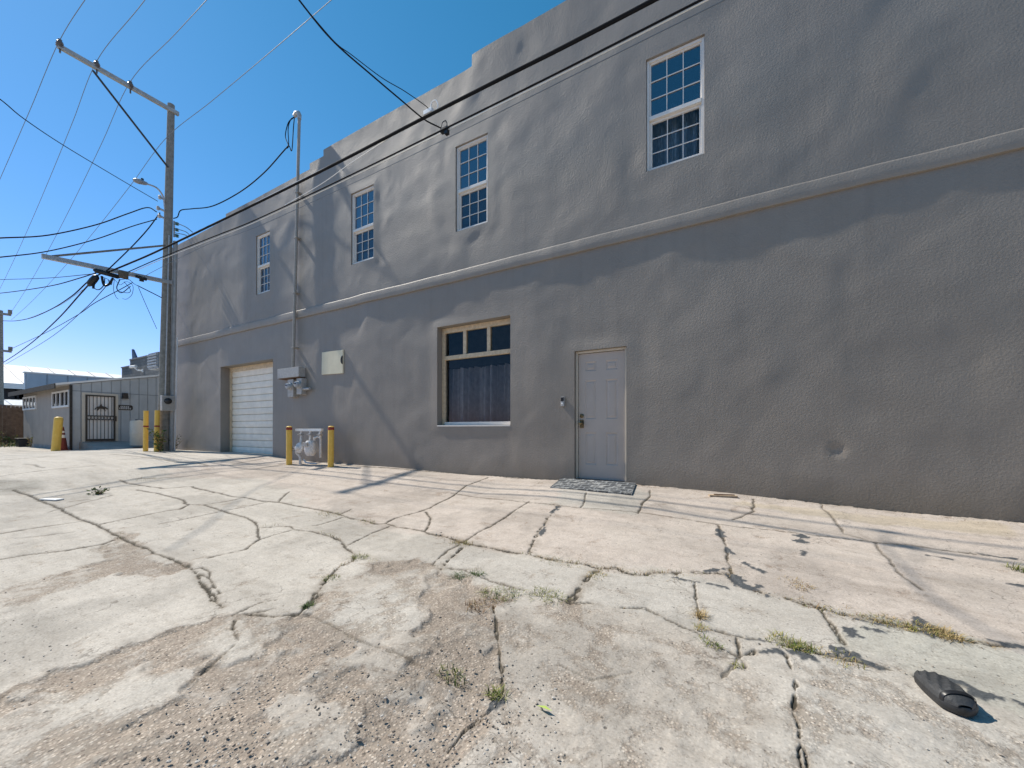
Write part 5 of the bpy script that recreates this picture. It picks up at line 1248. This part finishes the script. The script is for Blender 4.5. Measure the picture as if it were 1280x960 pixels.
# thin growth along the main joints
for pts in (CR[19][3], CR[20][3], CR[13][3][:12], CR[33][3]):
    gp_ = [GP(*q) for q in pts]
    for a, b in zip(gp_[:-1], gp_[1:]):
        for _ in range(int((b-a).length*60)):
            q = a.lerp(b, rg_.random())
            if float(vnoise(q.x*2.2, q.y*2.2, 91)) < .06: continue; q.x += rg_.gauss(0, .015); q.y += rg_.gauss(0, .015); q.z = gz(q.x, q.y)-.02
            blade(m, q, rg_.uniform(.025, .05), .002, rg_.uniform(.02, .06), rg_.uniform(0, 6.28), rg_.choice([DR, DR, BR, YG]))
tag(m.build('crack_grass', LM, None, fix=False), kind='stuff')

def leafy(name, p, n, h, spread, mats, label, stems=7, leaf=.05, group=None):
    o = empty(name, p, label, 'weed', group); st = MB(); lf = MB(); r = random.Random(int(abs(p.x*100)))
    for k in range(stems):
        az = r.uniform(0, 6.28); tip = Vector((math.cos(az)*spread*r.uniform(.3, 1), math.sin(az)*spread*r.uniform(.3, 1), h*r.uniform(.6, 1)))
        path = cat_rom([(0, 0, -.03), tip*.45+Vector((r.uniform(-.04, .04), 0, .08*h)), tip], 6); st.tube(path, [.008*(1-.7*i/(len(path)-1)) for i in range(len(path))], 5)
        for _ in range(n//stems):
            q = path[r.randrange(1, len(path))]+Vector((r.gauss(0, .02), r.gauss(0, .02), r.gauss(0, .02))); d = Vector((r.gauss(0, 1), r.gauss(0, 1), r.uniform(-.2, .9))).normalized(); s = d.cross(Vector((r.gauss(0, 1), r.gauss(0, 1), r.gauss(0, 1)))).normalized(); l = leaf*r.uniform(.5, 1.3)
            lf.quadmesh([q, q+d*l*.5+s*l*.22, q+d*l, q+d*l*.5-s*l*.22], [(0,1,2,3)], r.randrange(len(mats)))
    st.build('stem', LM[3], o); lf.build('foliage', mats, o, fix=False); return o
q = depth_at(201, 563, 12.6); leafy('weed', q, 150, .85, .34, [LM[0], LM[4], LM[1]], 'bright green leafy weed growing between bollard and power pole', 9, .11)
q = depth_at(218, 563, 13.3); leafy('weed', q, 220, .55, .42, [leafmat('dark_dry', (.035,.035,.025)), LM[4]], 'dark scrubby weed at the wall corner right of the power pole', 12, .06)
q = GP(123, 618.5); leafy('weed', q, 80, .10, .14, [LM[0], LM[4]], 'small low green plant alone on the open concrete at left', 9, .06)
q = depth_at(12, 554, 21.5); leafy('weed', q, 130, 1.6, .4, [LM[1], LM[0], leafmat('pale_seed', (.45,.42,.32))], 'tall spindly weed in front of the brown fence', 6, .11)
q = depth_at(-3, 554, 20.5); leafy('weed', q, 120, 1.1, .5, [LM[2], LM[1]], 'dry straw coloured weed at the left edge before the fence', 8, .11)
q = depth_at(20, 555, 21); leafy('weed', q, 240, .55, .8, [LM[0], LM[1], LM[4]], 'low wide green weed clump at the foot of the brown fence', 14, .13)
q = depth_at(38, 557, 19.3); leafy('weed', q, 90, .8, .25, [LM[2], LM[1]], 'dry upright weed against the shed side wall by the black tub', 7, .10)
q = depth_at(2, 553, 22.5); m = MB()
for k in range(900):
    v_ = rg_.uniform(-7, -1.2); u_ = -32+rg_.uniform(-1.6, 1.2); p_ = Vector((u_, v_, gz(u_, v_)-.02)); blade(m, p_, rg_.uniform(.08, .35), .012, rg_.uniform(.05, .3), rg_.uniform(0, 6.28), rg_.choice([YG, DR, G, DR]))
tag(m.build('grass', LM, None, fix=False), kind='stuff')
# gravel and crumbs
def gravel():
    m = MB(); r = random.Random(21)
    ico = bmesh.new(); bmesh.ops.create_icosphere(ico, subdivisions=1, radius=1); vv = [v.co.copy() for v in ico.verts]; ff = [[v.index for v in f.verts] for f in ico.faces]; ico.free()
    def peb(p, s):
        a = r.uniform(0, 6.28); M_ = Matrix.Translation(p) @ Matrix.Rotation(a, 4, 'Z') @ Matrix.Diagonal((s*r.uniform(.7, 1.5), s*r.uniform(.6, 1), s*r.uniform(.4, .7), 1))
        m.quadmesh([M_ @ (v*r.uniform(.8, 1.1)) for v in vv], ff, r.choice((0, 1, 1, 1, 2)))
    for _ in range(1500):
        x = r.uniform(-40, 700); y = r.uniform(770, 975)
        if y < 1010-x*.35-60: 
            if r.random() < .8: continue
        q = GP(x, y); q.z = gz(q.x, q.y)-.003; peb(q, r.choice([.003, .004, .004, .005, .007]))
    for _ in range(500):
        x = r.uniform(0, 1280); y = r.uniform(640, 950); q = GP(x, y); q.z = gz(q.x, q.y)-.002; peb(q, r.choice([.002, .003, .003, .004, .006]))
    for c in (19, 20, 33, 34, 35):
        gp_ = [GP(*q) for q in CR[c][3]]
        for a, b in zip(gp_[:-1], gp_[1:]):
            for _ in range(int((b-a).length*26)):
                q = a.lerp(b, r.random()); q.x += r.gauss(0, .03); q.y += r.gauss(0, .03); q.z = gz(q.x, q.y)-.004; peb(q, r.choice([.003, .004, .006, .010]))
    o = m.build('gravel', [simple('pebble_dark', (.19,.165,.145), .9), simple('pebble_tan', (.36,.31,.26), .9), simple('pebble_pale', (.5,.47,.43), .9)], None, fix=False); tag(o, kind='stuff')
gravel()

# ------------------------------------------------------------------ building across the alley (seen in the glass)
def brickm():
    t = NT('red_brick'); co = t.coord(); br = t.n('ShaderNodeTexBrick'); mp = t.n('ShaderNodeMapping'); mp.inputs['Rotation'].default_value = (R(90), 0, 0); t.l(co, mp.inputs['Vector']); t.l(mp.outputs[0], br.inputs['Vector'])
    br.inputs['Scale'].default_value = 1; br.inputs['Brick Width'].default_value = .21; br.inputs['Row Height'].default_value = .075; br.inputs['Mortar Size'].default_value = .01
    br.inputs['Color1'].default_value = (.10,.045,.035,1); br.inputs['Color2'].default_value = (.07,.035,.03,1); br.inputs['Mortar'].default_value = (.12,.11,.10,1)
    t.bsdf(br.outputs['Color'], .9); return t.m
op = empty('brick_building', (-8, -15, 0), 'dark red brick building across the alley, seen only mirrored in the shop window', 'building'); oo = (-8, -15, 0)
m = MB(); m.box((-12, -24, -.5), (16, -15, 6.2)); m.build('wall', brickm(), op, oo)
m = MB(); m.box((-12.1, -15.12, 6.2), (16.1, -14.9, 6.4)); m.build('coping', M['galv'], op, oo)
for xx in (-9, -5.5, 2, 6):
    m = MB(); m.box((xx, -14.999, 1.0), (xx+1.4, -14.95, 2.9)); w = m.build('window', M['white'], op, oo); m = MB(); m.box((xx+.08, -14.949, 1.08), (xx+1.32, -14.94, 2.82)); m.build('pane', M['dark'], w, oo)

# ------------------------------------------------------------------ light, sky, camera
sdir = Vector((.92, .080, -1.0)).normalized()
sun = bpy.data.lights.new('sun', 'SUN'); sun.energy = 4.3; sun.angle = R(.7); sun.color = (1.0, .93, .82)
so = bpy.data.objects.new('sun', sun); col.objects.link(so); so.rotation_euler = sdir.to_track_quat('-Z', 'Y').to_euler(); so.location = (-20, -3, 25)
w = bpy.data.worlds.new('World'); sc.world = w; w.use_nodes = True; nt = w.node_tree
sky = nt.nodes.new('ShaderNodeTexSky'); sky.sky_type = 'NISHITA'; sky.sun_disc = False
sky.sun_elevation = math.asin(-sdir.z); sky.sun_rotation = math.atan2(-sdir.x, -sdir.y)
sky.altitude = 1500; sky.air_density = 1.0; sky.dust_density = .3; sky.ozone_density = 1.2
bg = nt.nodes['Background']; sepn = nt.nodes.new('ShaderNodeSeparateColor'); comb = nt.nodes.new('ShaderNodeCombineColor'); nt.links.new(sky.outputs[0], sepn.inputs[0])
def wmath(op, a, b):
    nd = nt.nodes.new('ShaderNodeMath'); nd.operation = op
    for i, x in enumerate((a, b)):
        if isinstance(x, (int, float)): nd.inputs[i].default_value = x
        else: nt.links.new(x, nd.inputs[i])
    return nd.outputs[0]
# grade of the sky colour: clear deep blue overhead, pale towards the horizon
nt.links.new(wmath('MINIMUM', wmath('MULTIPLY', wmath('POWER', sepn.outputs[0], 1.6), .29), wmath('MULTIPLY', sepn.outputs[0], .95)), comb.inputs[0])
nt.links.new(wmath('MULTIPLY', wmath('POWER', sepn.outputs[1], .86), 1.01), comb.inputs[1])
nt.links.new(wmath('MULTIPLY', sepn.outputs[2], 1.06), comb.inputs[2])
nt.links.new(comb.outputs[0], bg.inputs['Color']); bg.inputs['Strength'].default_value = .115
cam = bpy.data.cameras.new('camera'); co_ = bpy.data.objects.new('camera', cam); col.objects.link(co_)
cam.sensor_width = 36; cam.lens = F/1280*36; cam.shift_y = (HY-480)/1280; cam.clip_end = 2000; cam.clip_start = .05
co_.location = (0, -D, CZ); co_.rotation_euler = (R(90), 0, math.asin(SI)); sc.camera = co_
sc.view_settings.view_transform = 'Standard'; sc.view_settings.look = 'None'; sc.view_settings.gamma = 1; sc.view_settings.use_curve_mapping = False
sc.view_settings.exposure = .42
sc.cycles.max_bounces = 8; sc.cycles.transparent_max_bounces = 12
